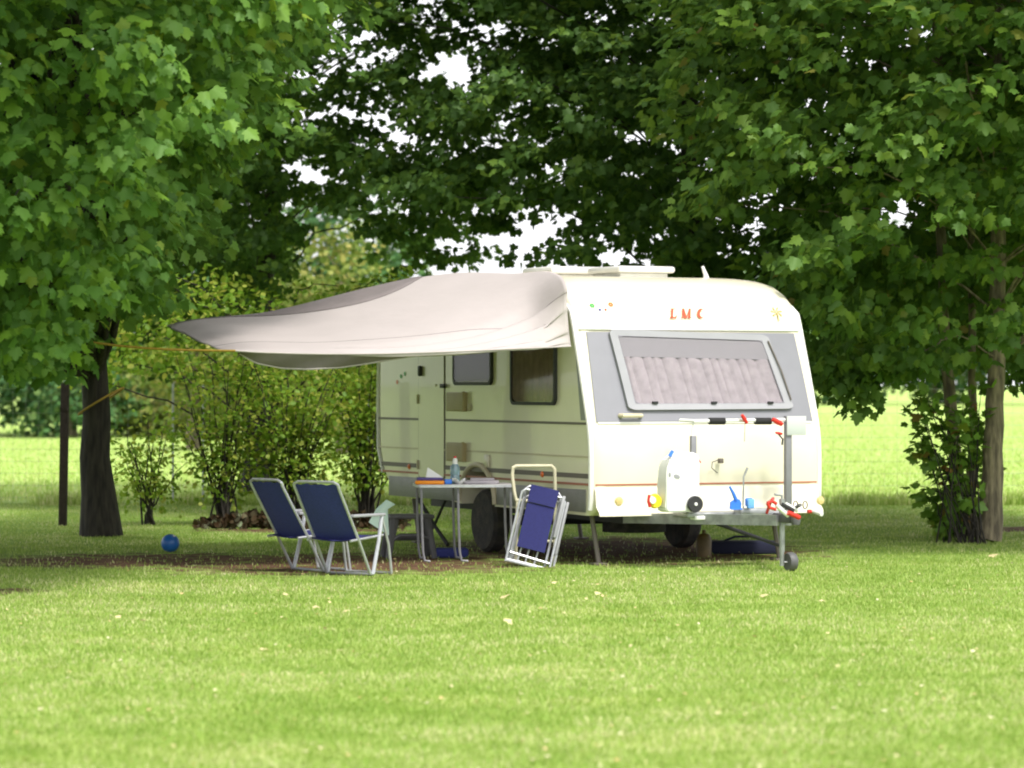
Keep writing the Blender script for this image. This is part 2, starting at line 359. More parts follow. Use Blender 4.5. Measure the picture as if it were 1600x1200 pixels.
def shell_point(v, z, u):
    fi, rd, re = shell_off(u)
    if u < 0.0: u = 0.0
    wz = min(1.0, max(0.0, (z - 2.2) / 0.3)); wf = min(1.0, max(0, (1.2 - v) / 0.6)) * (1 if z > 0.46 else 0.5); wr = min(1.0, max(0, (v - 4.3) / 0.4))
    return Vector((u, v + fi * wf - re * wr, z - rd * wz))
def fpt(u, z, off=0.0):
    """point on the front skin pushed off outward"""
    v = front_v(z); dz = 0.02; s = (front_v(z + dz) - front_v(z - dz)) / (2 * dz)
    n = Vector((0, -1, s)).normalized()
    return shell_point(v, z, min(max(u, 0), WB)) + n * off, n
car = thing('camping_caravan', 'cream and grey touring caravan with a curtained front window under the maples', 'caravan', (CX, CY, 0), TH)
b = MB(); bm = b.bm; rows = []
for u in USTEP: rows.append([bm.verts.new(shell_point(v, z, u)) for v, z in PROF])
n = len(PROF)
for A, B in zip(rows, rows[1:]):
    for k in range(n): bm.faces.new((A[k], A[(k + 1) % n], B[(k + 1) % n], B[k]))
bm.faces.new(rows[0]); bm.faces.new(rows[-1][::-1])
shell = b.build('body_shell', M['shell'], car, angle=40)
for p_ in shell.data.polygons:
    if len(p_.vertices) > 4: p_.use_smooth = False

def front_slab(corners, o1, th, nu=14, nv=8):
    """corners TL,TR,BR,BL in (u,z)"""
    (a, b_, c, d) = corners
    def fn(s, t):
        u = (a[0] * (1 - s) + b_[0] * s) * (1 - t) + (d[0] * (1 - s) + c[0] * s) * t
        z = (a[1] * (1 - s) + b_[1] * s) * (1 - t) + (d[1] * (1 - s) + c[1] * s) * t
        return fpt(u, z, o1)
    return MB().slab(fn, nu, nv, th)
# grey surround across the front
gz1, gz0 = 2.06, 1.265
front_slab([(0.10, gz1), (2.20, gz1), (2.235, gz0), (0.065, gz0)], 0.012, 0.02, 24, 12).build('front_grey_panel', M['grey'], car)
# white corner mouldings
for s_ in (0, 1):
    b = MB(); pts = []
    for z in np.linspace(0.50, 2.24, 24):
        p, nn = fpt(0.015 if s_ == 0 else WB - 0.015, z, 0.012); pts.append(p + Vector((-0.010 if s_ == 0 else 0.010, 0.01, 0)))
    for v, z in ((0.54, 2.30), (0.66, 2.35), (0.82, 2.40), (1.1, 2.445), (2.0, 2.475), (3.4, 2.48), (4.4, 2.455), (4.85, 2.36), (5.08, 2.1), (5.115, 1.4), (5.10, 0.95), (4.97, 0.7)):
        pts.append(Vector((0.008 if s_ == 0 else WB - 0.008, v, z)))
    b.tube(pts, 0.024, 8); b.build('corner_moulding', M['trimw'], car)
# dark triangular gap between moulding and grey panel
b = MB(); b.prism([(-0.004, front_v(2.0) + 0.045, 2.02), (-0.004, front_v(1.28) + 0.055, 1.28), (-0.004, front_v(1.28) + 0.17, 1.28)], (0.006, 0, 0)); b.build('side_wing_panel', M['grey'], car)
# roof edge drip lip above grey panel
b = MB(); b.tube([fpt(u, 2.085, 0.012)[0] for u in np.linspace(0.04, WB - 0.04, 20)], 0.011, 6); b.build('front_seam', M['trimw'], car)
# front window: frame, blind, curtain, pane, latches
TL, TR, BR, BL = uv(948, 517), uv(1196, 526), uv(1238, 641), uv(980, 643)
b = MB()
def quadpt(s, t, o):
    u = (TL[0] * (1 - s) + TR[0] * s) * (1 - t) + (BL[0] * (1 - s) + BR[0] * s) * t
    z = (TL[1] * (1 - s) + TR[1] * s) * (1 - t) + (BL[1] * (1 - s) + BR[1] * s) * t
    return fpt(u, z, o)
def qring(r, ins):
    return [(x, y) for x, y in rrect(ins[0], 1 - ins[0], ins[1], 1 - ins[1], r, 5)]
def resamp(P, m=8):
    Q = []
    for i in range(len(P)):
        a, c = P[i], P[(i + 1) % len(P)]
        L = math.dist(a, c); k = max(1, int(L * m))
        for j in range(k): Q.append((a[0] + (c[0] - a[0]) * j / k, a[1] + (c[1] - a[1]) * j / k))
    return Q
outer = [(x, y) for x, y in rrect(0, 1, 0, 1, 0.05, 5)]
inner = [(0.5 + (x - 0.5) * 0.90, 0.5 + (y - 0.5) * 0.84) for x, y in outer]
O = resamp(outer, 10); I = [(0.5 + (x - 0.5) * 0.90, 0.5 + (y - 0.5) * 0.84) for x, y in O]
wf = MB(); bmv = wf.bm
va = [bmv.verts.new(quadpt(x, y, 0.045)[0]) for x, y in O]; vb = [bmv.verts.new(quadpt(x, y, 0.040)[0]) for x, y in I]
vc = [bmv.verts.new(quadpt(x, y, 0.014)[0]) for x, y in O]; vd = [bmv.verts.new(quadpt(x, y, 0.014)[0]) for x, y in I]
for i in range(len(O)):
    j = (i + 1) % len(O)
    for q in ((va[i], va[j], vb[j], vb[i]), (va[i], vc[i], vc[j], va[j]), (vb[i], vb[j], vd[j], vd[i]), (vc[i], vd[i], vd[j], vc[j])): bmv.faces.new(q)
win = wf.build('front_window_frame', M['wframe'], car); tag(win, 'wide grey frame of the sloping front window')
g = MB(); g.slab(lambda s, t: quadpt(0.048 + 0.904 * s, 0.077 + 0.846 * t, 0.043), 14, 8, 0.002); g.build('pane', M['glass'], win)
g = MB(); g.slab(lambda s, t: quadpt(0.05 + 0.9 * s, 0.09 + 0.245 * t, 0.034), 28, 4, 0.003); g.build('blind', M['blind'], win)
def pleat(s, t):
    p, q = quadpt(0.05 + 0.9 * s, 0.335 + 0.59 * t, 0.026)
    return p + q * (0.020 * (abs(math.sin(s * math.pi * 14 + 0.9 * math.sin(9 * s) + .5 * math.sin(31 * s))) ** .7 - .5) * (1.1 - .4 * t) + 0.003 * math.sin(s * 47 + 3 * t)+ 0.001 * math.sin(s * 71)), q
g = MB(); g.slab(pleat, 180, 8, 0.001); g.build('curtain', M['curtain'], win)
for px in (1020, 1112, 1200):
    u, z = uv(px, 632); p, q = fpt(u, z, 0.05)
    g = MB(); g.box(p + Vector((-0.028, -0.012, -0.010)), p + Vector((0.028, 0.012, 0.012)), 0.005); g.build('window_latch', M['dark'], win)
# stay arm on the right edge of the window
a0 = fpt(*uv(1196, 536), 0.055)[0]; a1 = fpt(*uv(1232, 628), 0.055)[0]
g = MB(); g.tube([a0, a0.lerp(a1, 0.5) + Vector((0.01, -0.012, 0)), a1], 0.007, 6); g.build('window_stay', M['stripe'], win)
# seam line under the window, stripes
def fstripe(name, z0, z1, m, off=0.006, u0=0.04, u1=WB - 0.04):
    front_slab([(u0, z1), (u1, z1), (u1, z0), (u0, z0)], off, 0.01, 24, 1).build(name, m, car)
fstripe('front_stripe', 0.706, 0.720, M['red'])
# bumper: pale valance with bottom flare
b = MB()
def bump_fn(s, t):
    u = 0.03 + (WB - 0.06) * s; prof = [(0.69, 0.004), (0.66, 0.03), (0.58, 0.035), (0.52, 0.05), (0.47, 0.11), (0.44, 0.115)]
    z, o = prof[min(5, int(round(t * 5)))]; p, q = fpt(u, max(z, 0.5), 0); mid = 1.0 if (s < 0.31 or s > 0.86) else 0.55
    p.z = z; return Vector((p.x, -o * mid + shell_off(u)[0], z)), Vector((0, -1, 0))
b.slab(bump_fn, 40, 5, 0.02); b.build('front_bumper', M['shell'], car, angle=60)
for px, py in ((966, 783), (1281, 782)):
    u, z = uv(px, py, -0.03); g = MB(); g.lathe([(0.0, 0.0), (0.036, 0.0), (0.040, -0.01), (0.030, -0.024), (0.0, -0.028)], (u, -0.036, z), 'Y', 20); g.build('marker_lamp', M['lamp'], car)
# grab handle left of the front window
u0_, z_ = uv(967, 650); u1_, _ = uv(1000, 650)
pa, _q = fpt(u0_, z_, 0.012); pb, _q = fpt(u1_, z_, 0.012)
g = MB(); g.tube([pa, pa + Vector((0.015, -0.05, 0)), pb + Vector((-0.015, -0.05, 0)), pb], 0.019, 8); g.build('grab_handle', M['beige'], car)
# lettering and stickers on the front
def text_mesh(txt, size, m, parent, name, shear=0.25):
    c = bpy.data.curves.new(name, 'FONT'); c.body = txt; c.size = size; c.shear = shear; c.extrude = 0.002; c.space_character = 1.35; c.offset = 0.0028
    c.align_x = 'CENTER'; c.align_y = 'CENTER'
    o = bpy.data.objects.new(name, c); sc.collection.objects.link(o)
    me = bpy.data.meshes.new_from_object(o); bpy.data.objects.remove(o); me.name = name; me.materials.clear(); me.materials.append(m)
    q = bpy.data.objects.new(name, me); sc.collection.objects.link(q); q.parent = parent; return q
M['orangered'] = mat('orange_red_letters', (0.55, 0.07, 0.015), 0.4)
M['gold'] = mat('faded_gold_emblem', (0.46, 0.36, 0.12), 0.5)
M['green'] = mat('green_sticker', (0.03, 0.35, 0.05), 0.4); M['navy'] = mat('navy_sticker', (0.02, 0.03, 0.2), 0.4)
u, z = uv(1076, 490); p, q = fpt(u, z, 0.006)
def on_front(px, py, pts, m, name, off=0.004, label=None):
    u, z = uv(px, py); p, q = fpt(u, z, off); r = Vector((1, 0, 0)); up = q.cross(r) * -1
    up = r.cross(q) * -1 if r.cross(q).z < 0 else r.cross(q)
    b = MB()
    for poly in pts: b.prism([p + r * x + up * y for x, y in poly], q * 0.002)
    o = b.build(name, m, car, smooth=False)
    if label: tag(o, label)
    return o
def circ(x, y, r, n=12): return [(x + r * math.cos(2 * math.pi * k / n), y + r * math.sin(2 * math.pi * k / n)) for k in range(n)]
def stroke(x0, y0, x1, y1, w0, sh=.22):
    return [(x0 - w0 / 2 + sh * y0, y0), (x0 + w0 / 2 + sh * y0, y0), (x1 + w0 / 2 + sh * y1, y1), (x1 - w0 / 2 + sh * y1, y1)]
H_ = .094
LP = [stroke(0, 0, 0, H_, .020), [(-.02, 0), (.045, 0), (.055, .028), (.045, .028), (.036, .012), (-.018, .012)], [(-.002, H_ - .008), (.044, H_ - .008), (.046, H_), (0, H_)]]
MP = [stroke(-.004, 0, -.004, H_, .009), stroke(.030, 0.0, -.002, H_, .024), stroke(.034, 0, .066, H_, .008), stroke(.066, 0, .066, H_, .022)]
MP += [[(-.018, 0), (.010, 0), (.012, .008), (-.016, .008)], [(.046, 0), (.086, 0), (.088, .008), (.048, .008)]]
arc = [(R(a), 1) for a in range(55, 312, 16)]
CPo = [(.040 * math.cos(a) + .22 * (.047 + .047 * math.sin(a)), .047 + .047 * math.sin(a)) for a, _ in arc]
CPi = [(.024 * math.cos(a) + .014 + .22 * (.047 + .047 * math.sin(a)), .047 + .036 * math.sin(a)) for a, _ in arc]
CPp = [[CPo[k], CPo[k + 1], CPi[k + 1], CPi[k]] for k in range(len(CPo) - 1)]
on_front(1049, 498, LP, M['orangered'], 'letter_l', .014); on_front(1066, 498, MP, M['orangered'], 'letter_m', .014); on_front(1094, 498, CPp, M['orangered'], 'letter_c', .014)
fl = []
for k in range(7):
    a = R(k * 360 / 7 + 12); fl.append([(0.01 * math.cos(a + 1.4), 0.01 * math.sin(a + 1.4)), (0.055 * math.cos(a - .15), 0.055 * math.sin(a - .15)), (0.062 * math.cos(a), 0.062 * math.sin(a)), (0.05 * math.cos(a + .2), 0.05 * math.sin(a + .2))])
fl.append([(-0.006, -0.09), (0.006, -0.09), (0.006, 0), (-0.006, 0)])
on_front(1213, 488, fl, M['gold'], 'emblem', label='faded gold palm-like emblem')
petal = [circ(0.016 * math.cos(R(60 * k)), 0.016 * math.sin(R(60 * k)), 0.010, 8) for k in range(6)]
on_front(925, 477, petal, M['green'], 'sticker', label='small green flower sticker'); on_front(937, 484, [circ(0, 0, 0.014)], M['navy'], 'sticker', label='navy dot sticker')
on_front(946, 484, [circ(0, 0, 0.012)], M['redp'], 'sticker', label='red dot sticker'); on_front(954, 476, petal, M['orange'], 'sticker', label='small orange flower sticker')
# plate recesses left in the moulded front (shallow swages)
for (x0, x1) in ((940, 975), (980, 1004), (1008, 1050)):
    A_ = uv(x0, 672); B_ = uv(x1, 672); C_ = uv(x1, 702); D_ = uv(x0, 702)
front_slab([(0.08, 1.262), (2.22, 1.262), (2.22, 1.248), (0.08, 1.248)], 0.010, 0.012, 24, 1).build('front_seam', M['trimw'], car)

# side wall, roof rail
def side_box(name, v0, v1, z0, z1, d, m, bev=0.0, base=0.0, parent=car, lift=0):
    b = MB(); b.box((-d - base, v0, z0), (0.004 - base, v1, z1), bev); return b.build(name, m, parent)
def sidestripe(name, pyR, hz, m, d=0.005, v0=0.14, v1=5.08):
    z = sv(915, pyR)[1]; return side_box(name, v0, v1, z - hz / 2, z + hz / 2, d, m)
sidestripe('side_stripe', 662, 0.022, M['stripe'], v0=0.10)
sidestripe('side_stripe', 714, 0.016, M['beige'], v0=0.05)
sidestripe('side_stripe', 744, 0.042, M['stripe'], v0=0.05)
sidestripe('side_stripe', 757, 0.020, M['red'], 0.008, v0=0.05)
# grey skirt in two lengths either side of the arch
for v0, v1 in ((0.12, AC - AR - 0.06), (AC + AR + 0.06, 4.78)):
    side_box('side_skirt', v0, v1, 0.47, 0.668, 0.012, M['skirt'], 0.004)
# wheel arch trim
b = MB(); b.tube([(-0.012, AC + (AR + 0.025) * math.cos(R(a)), 0.47 + (AR * 0.86 + 0.02) * math.sin(R(a))) for a in range(0, 181, 12)], 0.026, 8); b.build('wheel_arch_trim', M['beige'], car)
# door
dv0, dv1 = sv(695, 700)[0], sv(655, 700)[0]
def yzr(x, v0, v1, z0, z1, r, n=4): return [(x, a, c) for a, c in rrect(v0, v1, z0, z1, r, n)]
b = MB(); b.ringprism(yzr(-0.004, dv0 - .012, dv1 + .012, 0.66, 2.27, .05), yzr(-0.004, dv0 + .006, dv1 - .006, 0.675, 2.25, .045), (0.008, 0, 0)); b.build('door_seal', M['stripe'], car)
b = MB(); b.prism(yzr(-0.010, dv0 + .006, dv1 - .006, 0.675, 2.25, .045), (0.012, 0, 0)); door = b.build('entrance_door', M['shell'], car)
v, z = sv(699, 603); b = MB(); b.box((-0.035, v + 0.01, z - .02), (-0.011, v + .12, z + .02), .006); b.build('handle', M['dark'], door)
for zz in (0.8, 1.45, 2.05):
    b = MB(); b.lathe([(0.012, -0.045), (0.012, 0.045)], (-0.018, dv1 - 0.002, zz), 'Z', 8); b.build('hinge', M['beige'], door)
# awning lamp, dark oval left of the door window
v, z = sv(660, 580); b = MB(); b.box((-0.045, v - .035, z - .05), (-0.011, v + .035, z + .055), .018); b.build('outside_lamp', M['dark'], car)
v, z = sv(683, 602); b = MB(); b.box((-0.02, v - .012, z - .012), (0.0, v + .012, z + .012), .004); b.build('door_catch', M['beige'], car)
# stickers by the rear corner
for (px, py, m, lb) in ((627, 588, 'green', 'green flower sticker near the rear corner'), (621, 597, 'orange', 'orange dot sticker near the rear corner'), (633, 584, 'green', 'small green leaf sticker near the rear corner')):
    v, z = sv(px, py); b = MB()
    b.prism([(-0.003, v + 0.028 * math.cos(R(a)), z + 0.022 * math.sin(R(a))) for a in range(0, 360, 40)], (-0.002, 0, 0)); tag(b.build('sticker', M[m], car, smooth=False), lb)
# side windows
def side_window(px0, px1, pyb, z1, curt, lab):
    v1, zb = sv(px0, pyb); v0, zb0 = sv(px1, pyb); zb = (zb + zb0) / 2
    b = MB(); b.ringprism(yzr(-0.030, v0, v1, zb, z1, .07, 5), yzr(-0.030, v0 + .03, v1 - .03, zb + .03, z1 - .03, .05, 5), (0.032, 0, 0))
    fr = b.build('side_window_frame', M['dark'], car); tag(fr, lab)
    b = MB(); b.prism(yzr(-0.026, v0 + .027, v1 - .027, zb + .027, z1 - .027, .05, 5), (0.003, 0, 0)); b.build('pane', M['dglass'], fr)
    b = MB()
    def cf(s, t):
        x = -0.010 - 0.006 * math.sin(s * 2 * math.pi * 9 + math.sin(7 * s)) * (1 if curt else 0)
        return Vector((x, v0 + .03 + (v1 - v0 - .06) * s, z1 - .035 - (z1 - zb - .07) * t)), Vector((-1, 0, 0))
    b.slab(cf, 90 if curt else 4, 3, 0.003); b.build('curtain' if curt else 'blind', M['browncurtain'] if curt else M['dark'], fr)
side_window(801, 871, 633, 2.02, True, 'dark rubber frame of the curtained side window near the front')
side_window(711, 771, 602, 2.02, False, 'dark rubber frame of the small side window beside the door')
# service vents (fridge grilles with cowl)
M['ventm'] = mat('yellowed_vent_plastic', (0.46, 0.38, 0.20), 0.5, var=.1)
def vent(px0, px1, py0, py1, lab):
    v1, zt = sv(px0, py0); v0, zb = sv(px1, py1)
    b = MB(); b.box((-0.022, v0, zb), (0.002, v1, zt), .006)
    for k in range(6):
        z = zb + (zt - zb) * (k + 1) / 7.0; b.box((-0.028, v0 + .04, z - .006), (-0.02, v1 - .03, z + .006))
    b.box((-0.05, v0 - .005, zb), (-0.018, v0 + .03, zt + .01), .01)
    tag(b.build('service_vent', M['ventm'], car), lab)
vent(700, 730, 613, 643, 'upper beige louvred vent'); vent(700, 729, 691, 722, 'lower beige louvred vent')
v, z = sv(762, 722); b = MB(); b.box((-0.02, v - .05, z - .05), (0.0, v + .05, z + .07), .01); b.build('service_flap', M['shell'], car)
v, z = sv(735, 637); b = MB(); b.box((-0.02, v - .03, z - .03), (0.0, v + .03, z + .03), .01); b.build('flue_cover', M['beige'], car)
for px, py in ((848, 741), (640, 729)):
    v, z = sv(px, py); b = MB(); b.lathe([(0.0, -0.018), (0.022, -0.014), (0.03, 0.0)], (-0.002, v, z), 'X', 16); b.build('side_reflector', M['orange'], car)
# awning rail
b = MB(); b.tube([(-0.012, 0.60, 2.42), (-0.012, 0.9, 2.48), (-0.012, 2.6, 2.52), (-0.012, 4.3, 2.49), (-0.012, 4.8, 2.40)], 0.012, 6); b.build('awning_rail', M['alu'], car)
# roof hatches, antenna
def roof_hatch(px0, px1, py, h, uc, hw):
    u = uc; k0, k1 = sv(px0, py, u)[0], sv(px1, py, u)[0]; v1, v0 = max(k0, k1), min(k0, k1)
    b = MB(); b.box((uc - hw, v0, 2.60), (uc + hw, v1, 2.63), .008); b.box((uc - hw - .03, v0 - .03, 2.632), (uc + hw + .03, v1 + .03, 2.632 + h), .022)
    b.build('roof_hatch', M['trimw'], car)
b = MB(); b.box((0.90, 2.75, 2.585), (1.52, 3.30, 2.665), .01); b.box((0.84, 2.68, 2.667), (1.59, 3.38, 2.74), .03)
tag(b.build('roof_hatch', M['trimw'], car), 'large pale roof hatch towards the rear')
b = MB(); b.box((1.08, 1.65, 2.58), (1.58, 2.25, 2.645), .01); b.box((1.04, 1.60, 2.647), (1.64, 2.30, 2.71), .026)
tag(b.build('roof_hatch', M['trimw'], car), 'pale roof hatch towards the front')
u, z = uv(1101, 418, 1.2); b = MB(); b.tube([(u + .02, 1.2, 2.57), (u + .01, 1.2, 2.62), (u - .012, 1.22, 2.70)], [0.035, 0.022, 0.014], 8); b.build('roof_antenna', M['white'], car)
# wheels, axle, undercarriage
def wheel(parent, name, c, r, wd, axis, lab=None):
    x = MB(); x.lathe([(r * .62, -wd / 2), (r * .90, -wd / 2), (r, -wd * .32), (r, wd * .32), (r * .90, wd / 2), (r * .62, wd / 2)], c, axis, 28)
    t = x.build(name, M['tyre'], parent)
    if lab: tag(t, lab)
    y = MB(); y.lathe([(0, -wd * .3), (r * .2, -wd * .34), (r * .25, -wd * .2), (r * .55, -wd * .24), (r * .64, -wd * .42), (r * .64, wd * .42), (0, wd * .3)], c, axis, 28)
    y.build('rim', M['steel'], t); return t
wheel(car, 'wheel', (0.13, AC, 0.30), 0.30, 0.17, 'X'); wheel(car, 'wheel', (WB - 0.13, AC, 0.30), 0.30, 0.17, 'X')
b = MB(); b.tube([(0.2, AC, 0.30), (WB - .2, AC, 0.30)], 0.05, 8)
for u in (0.45, 1.85): b.box((u - .03, 0.15, 0.36), (u + .03, 4.7, 0.445))
b.build('chassis', M['dark'], car)
b = MB(); b.tube([(1.15, 1.5, .22), (1.15, 1.5, .40)], .30, 20); b.build('spare_wheel', M['tyre'], car)
for u, v in ((0.13, .28), (WB - .35, .28), (0.15, 4.5), (WB - .35, 4.5)):
    b = MB(); b.tube([(u, v, .44), (u + .02, v - .10, .02)], 0.022, 6); b.box((u - .045, v - .16, 0.0), (u + .085, v - .04, .02), .004); b.build('corner_steady', M['stripe'], car)
b = MB()
v, z = sv(655, 800); b.tube([(0.05, v + .15, .46), (0.10, v - .15, .20), (0.12, v - .45, .02)], .02, 6); b.tube([(0.05, v - .55, .46), (0.10, v - .15, .20), (0.12, v + .2, .03)], .016, 6)
b.build('steady_brace', M['dark'], car)

# A-frame drawbar with coupling
TIPV = -1.35; JU = 1.15
b = MB()
for u in (0.42, 1.88):
    a = Vector((u, 0.2, .41)); e = Vector((JU + (0.05 if u > 1.15 else -0.05), TIPV - .02, .44)); d = (e - a)
    s_ = d.cross(Vector((0, 0, 1))).normalized() * .028; up = Vector((0, 0, .045))
    q = [a + s_ + up, a - s_ + up, a - s_ - up, a + s_ - up]
    b.prism(q, d)
b.build('drawbar', M['steel'], car)
b = MB(); b.box((JU - .04, TIPV - .2, .42), (JU + .04, TIPV + .1, .50), .012); b.lathe([(0.035, -.04), (0.042, 0), (0.035, .03), (0.0, .045)], (JU, TIPV - .24, .45), 'Z', 14)
b.tube([(JU, TIPV - .15, .53), (JU, TIPV - .32, .58)], .016, 8); b.build('coupling_head', M['darkplastic'], car)
b = MB(); b.tube([(JU - .08, TIPV + .12, .50), (JU - .12, TIPV - .02, .60), (JU - .14, TIPV - .10, .63)], .014, 8); b.build('handbrake_lever', M['redp'], car)
jw = MB(); jw.tube([(JU, TIPV, .17), (JU, TIPV, .62)], .024, 12); jw.tube([(JU, TIPV, .62), (JU, TIPV, .65), (JU - .07, TIPV, .66)], .010, 8)
jw.tube([(JU, TIPV, .19), (JU, TIPV, .09), (JU, TIPV + .00, .05)], .020, 8); jw.tube([(JU - .01, TIPV, .08), (JU + .15, TIPV - .01, .08)], .009, 8)
jwo = jw.build('jockey_wheel_post', M['steel'], car)
x = MB(); x.lathe([(0.04, -.035), (.074, -.035), (.082, -.018), (.082, .018), (.074, .035), (.04, .035)], (JU + .085, TIPV, .082), 'X', 22); t = x.build('jockey_wheel', M['darkplastic'], car)
x = MB(); x.lathe([(0.0, -.03), (.05, -.03), (.05, .038), (0, .04)], (JU + .085, TIPV, .082), 'X', 16); x.build('hub', M['greypaint'], t)
# crossbar strut going down to the ground side
b = MB(); b.tube([(.95, -0.55, .38), (1.10, -1.05, .27)], .018, 8); b.tube([(1.10, -1.05, .27), (JU, TIPV + .03, .22)], .016, 8); b.build('handbrake_rod', M['dark'], car)
b = MB(); b.box((0.60, -0.66, .44), (1.66, -0.38, .485), .008); b.build('drawbar_step', M['steel'], car)

# cycle carrier on the drawbar: two grey posts, clamp bars with black grips, plate and wheel rail
CV = -0.34
car2 = tag(MB().box((0, 0, 0), (.001, .001, .001)).build('x', M['dark']), None); bpy.data.objects.remove(car2)
def C(px, py, v=CV):
    u, z = uv(px, py, v); return Vector((u, v, z))
cc = None
b = MB(); p0 = C(1083, 800); p1 = C(1083, 681); p1.x = p0.x
b.box((p0.x - .026, CV - .02, p0.z - .05), (p0.x + .026, CV + .02, p1.z), .004)
p0 = C(1231, 797); p1 = C(1231, 650); p1.x = p0.x
b.box((p0.x - .030, CV - .025, p0.z - .05), (p0.x + .030, CV + .025, p1.z), .004)
b.box((C(1083, 800).x, CV - .03, C(1083, 800).z - .09), (p0.x, CV + .03, C(1083, 800).z - .04), .006)
cc = b.build('cycle_carrier_frame', M['greypaint'], car)
ya = C(1085, 658); yb = C(1228, 656)
b = MB(); b.tube([ya + Vector((-.06, .16, .005)), ya, yb], .016, 8); b.tube([C(1085, 658) + Vector((0, .02, 0)), C(1083, 690) + Vector((0, .02, 0))], .010, 6); b.build('clamp_bar', M['white'], cc)
for a_, c_ in ((1108, 1132), (1180, 1204)):
    b = MB(); b.tube([C(a_, 658), C(c_, 658)], .031, 12); b.build('foam_grip', M['black'], cc)
for (x0, y0, x1, y1, r_) in ((1159, 648, 1167, 661, .020), (1207, 655, 1222, 663, .026), (1212, 676, 1222, 678, .014)):
    b = MB(); a_ = C(x0, y0, CV - .04); c_ = C(x1, y1, CV - .04); b.tube([a_, a_.lerp(c_, .5), c_], [r_ * .7, r_, r_ * .75], 8); b.build('red_clamp', M['redp'], cc)
b = MB(); b.tube([C(1164, 662, CV - .03), C(1163, 690, CV - .03)], .003, 5); b.build('strap', M['stripe'], cc)
b = MB(); b.tube([C(1216, 678, CV - .04), C(1223, 686, CV - .05), C(1222, 695, CV - .03)], .008, 6); b.build('strap', M['dark'], cc)
p0 = C(1226, 680); p1 = C(1256, 650); b = MB(); b.box((p0.x, CV - .045, p0.z), (p1.x, CV - .035, p1.z), .003); b.build('marker_plate', mat('pale_grey_plate', (.50, .53, .52), .4), cc)
# white wheel rail
b = MB(); p0 = C(1082, 810, -.62); p1 = C(1160, 806, -.62); b.box((p0.x, -.67, p0.z - .012), (p1.x, -.57, p0.z + .022), .006)
b.build('wheel_rail', M['white'], cc)
# white and red rail ends by the coupling
def cap(pts, r, m, nm): x = MB(); x.tube(pts, r, 10); return x.build(nm, m, cc)
V2 = -1.70
cap([C(1199, 786, V2), C(1206, 783, V2), C(1213, 787, V2)], .014, M['redp'], 'rail_end'); cap([C(1199, 786, V2), C(1202, 793, V2), C(1212, 796, V2)], .014, M['redp'], 'rail_end')
cap([C(1213, 789, V2), C(1221, 797, V2)], .019, M['white'], 'rail_end'); cap([C(1221, 797, V2), C(1232, 806, V2)], .018, M['white'], 'rail_end')
cap([C(1222, 788, V2), C(1240, 798, V2)], .018, M['dark'], 'rail_end'); cap([C(1227, 787, V2 + .1), C(1246, 798, V2 + .1)], .016, M['white'], 'rail_end')
cap([C(1231, 801, V2 - .03), C(1243, 806, V2 - .03), C(1249, 809, V2 - .03)], .021, M['redp'], 'rail_end')
for px in (1243, 1258):
    p = C(px, 789, -.5); b = MB(); b.tube([p + Vector((.022 * math.cos(R(a)), 0, .034 * math.sin(R(a)))) for a in range(0, 360, 24)], .006, 6, closed=True); b.build('ring_bracket', M['stripe'], cc)
cap([C(1270, 798, -.3), C(1284, 803, -.42)], .022, M['white'], 'rail_end'); cap([C(1262, 799, -.3), C(1270, 799, -.3)], .018, M['redp'], 'rail_end')
# small buckle with bent wire hanging on the front
b = MB(); p = C(1126, 720, -.05); b.box(p + Vector((-.022, -.02, -.022)), p + Vector((.022, .02, .022)), .006); bk = b.build('strap_buckle', M['stripe'], cc)
b = MB(); b.tube([C(1122, 719, -.06), C(1113, 722, -.06), C(1112, 731, -.06), C(1121, 739, -.06)], .004, 5); b.build('hook_wire', M['dark'], bk)
# upright crank handle
b = MB(); b.tube([C(1168, 731, -.75), C(1162, 745, -.75), C(1161, 790, -.75), C(1164, 803, -.75)], [.012, .008, .007, .009], 8); b.build('crank_handle', M['steel'], car)
b = MB(); p = C(1161, 795, -.75); b.box((p.x - .05, -.80, .46), (p.x + .22, -.66, .52), .012); b.build('drawbar_cover', M['steel'], car)

# ---- things carried on the drawbar
def place(local): return Matrix.Translation((CX, CY, 0)) @ Matrix.Rotation(TH, 4, 'Z') @ Vector(local)
WV = -0.62
p0 = C(1033, 800, WV); p1 = C(1086, 705, WV)
wt = thing('water_container', 'white wheeled water container with a dark-rimmed wheel, standing on the caravan drawbar', 'water container', place((p0.x, WV, p0.z)), TH)
Wd, Ht = p1.x - p0.x, p1.z - p0.z
b = MB(); outl = [(0.02, 0), (Wd - .02, 0), (Wd, .03), (Wd, Ht - .04), (Wd - .04, Ht - .01), (Wd * .45, Ht), (Wd * .32, Ht - .03), (Wd * .16, Ht - .06), (Wd * .04, Ht * .72), (Wd * .02, Ht * .45), (0, .03)]
b.prism([(x, -.09, z) for x, z in outl], (0, .18, 0)); bmesh.ops.bevel(b.bm, geom=list(b.bm.edges), offset=.012, segments=2, affect='EDGES')
b.build('body', M['white'], wt)
b = MB(); q = C(1044, 709, WV) - p0; b.tube([(q.x - .012, -.05, q.z - .02), (q.x + .018, -.05, q.z + .025)], .016, 8); b.build('tap', M['bluep'], wt)
q = C(1076, 787, WV) - p0; b = MB(); b.lathe([(.052, -.02), (.068, -.02), (.072, -.008), (.072, .008), (.068, .02), (.052, .02)], (q.x, -.12, q.z), 'Y', 24); b.build('wheel', M['dark'], wt)
b = MB(); b.lathe([(0, -.026), (.012, -.026), (.02, -.012), (.053, -.014), (.053, .012), (0, .014)], (q.x, -.12, q.z), 'Y', 20); b.build('wheel_disc', M['white'], wt)
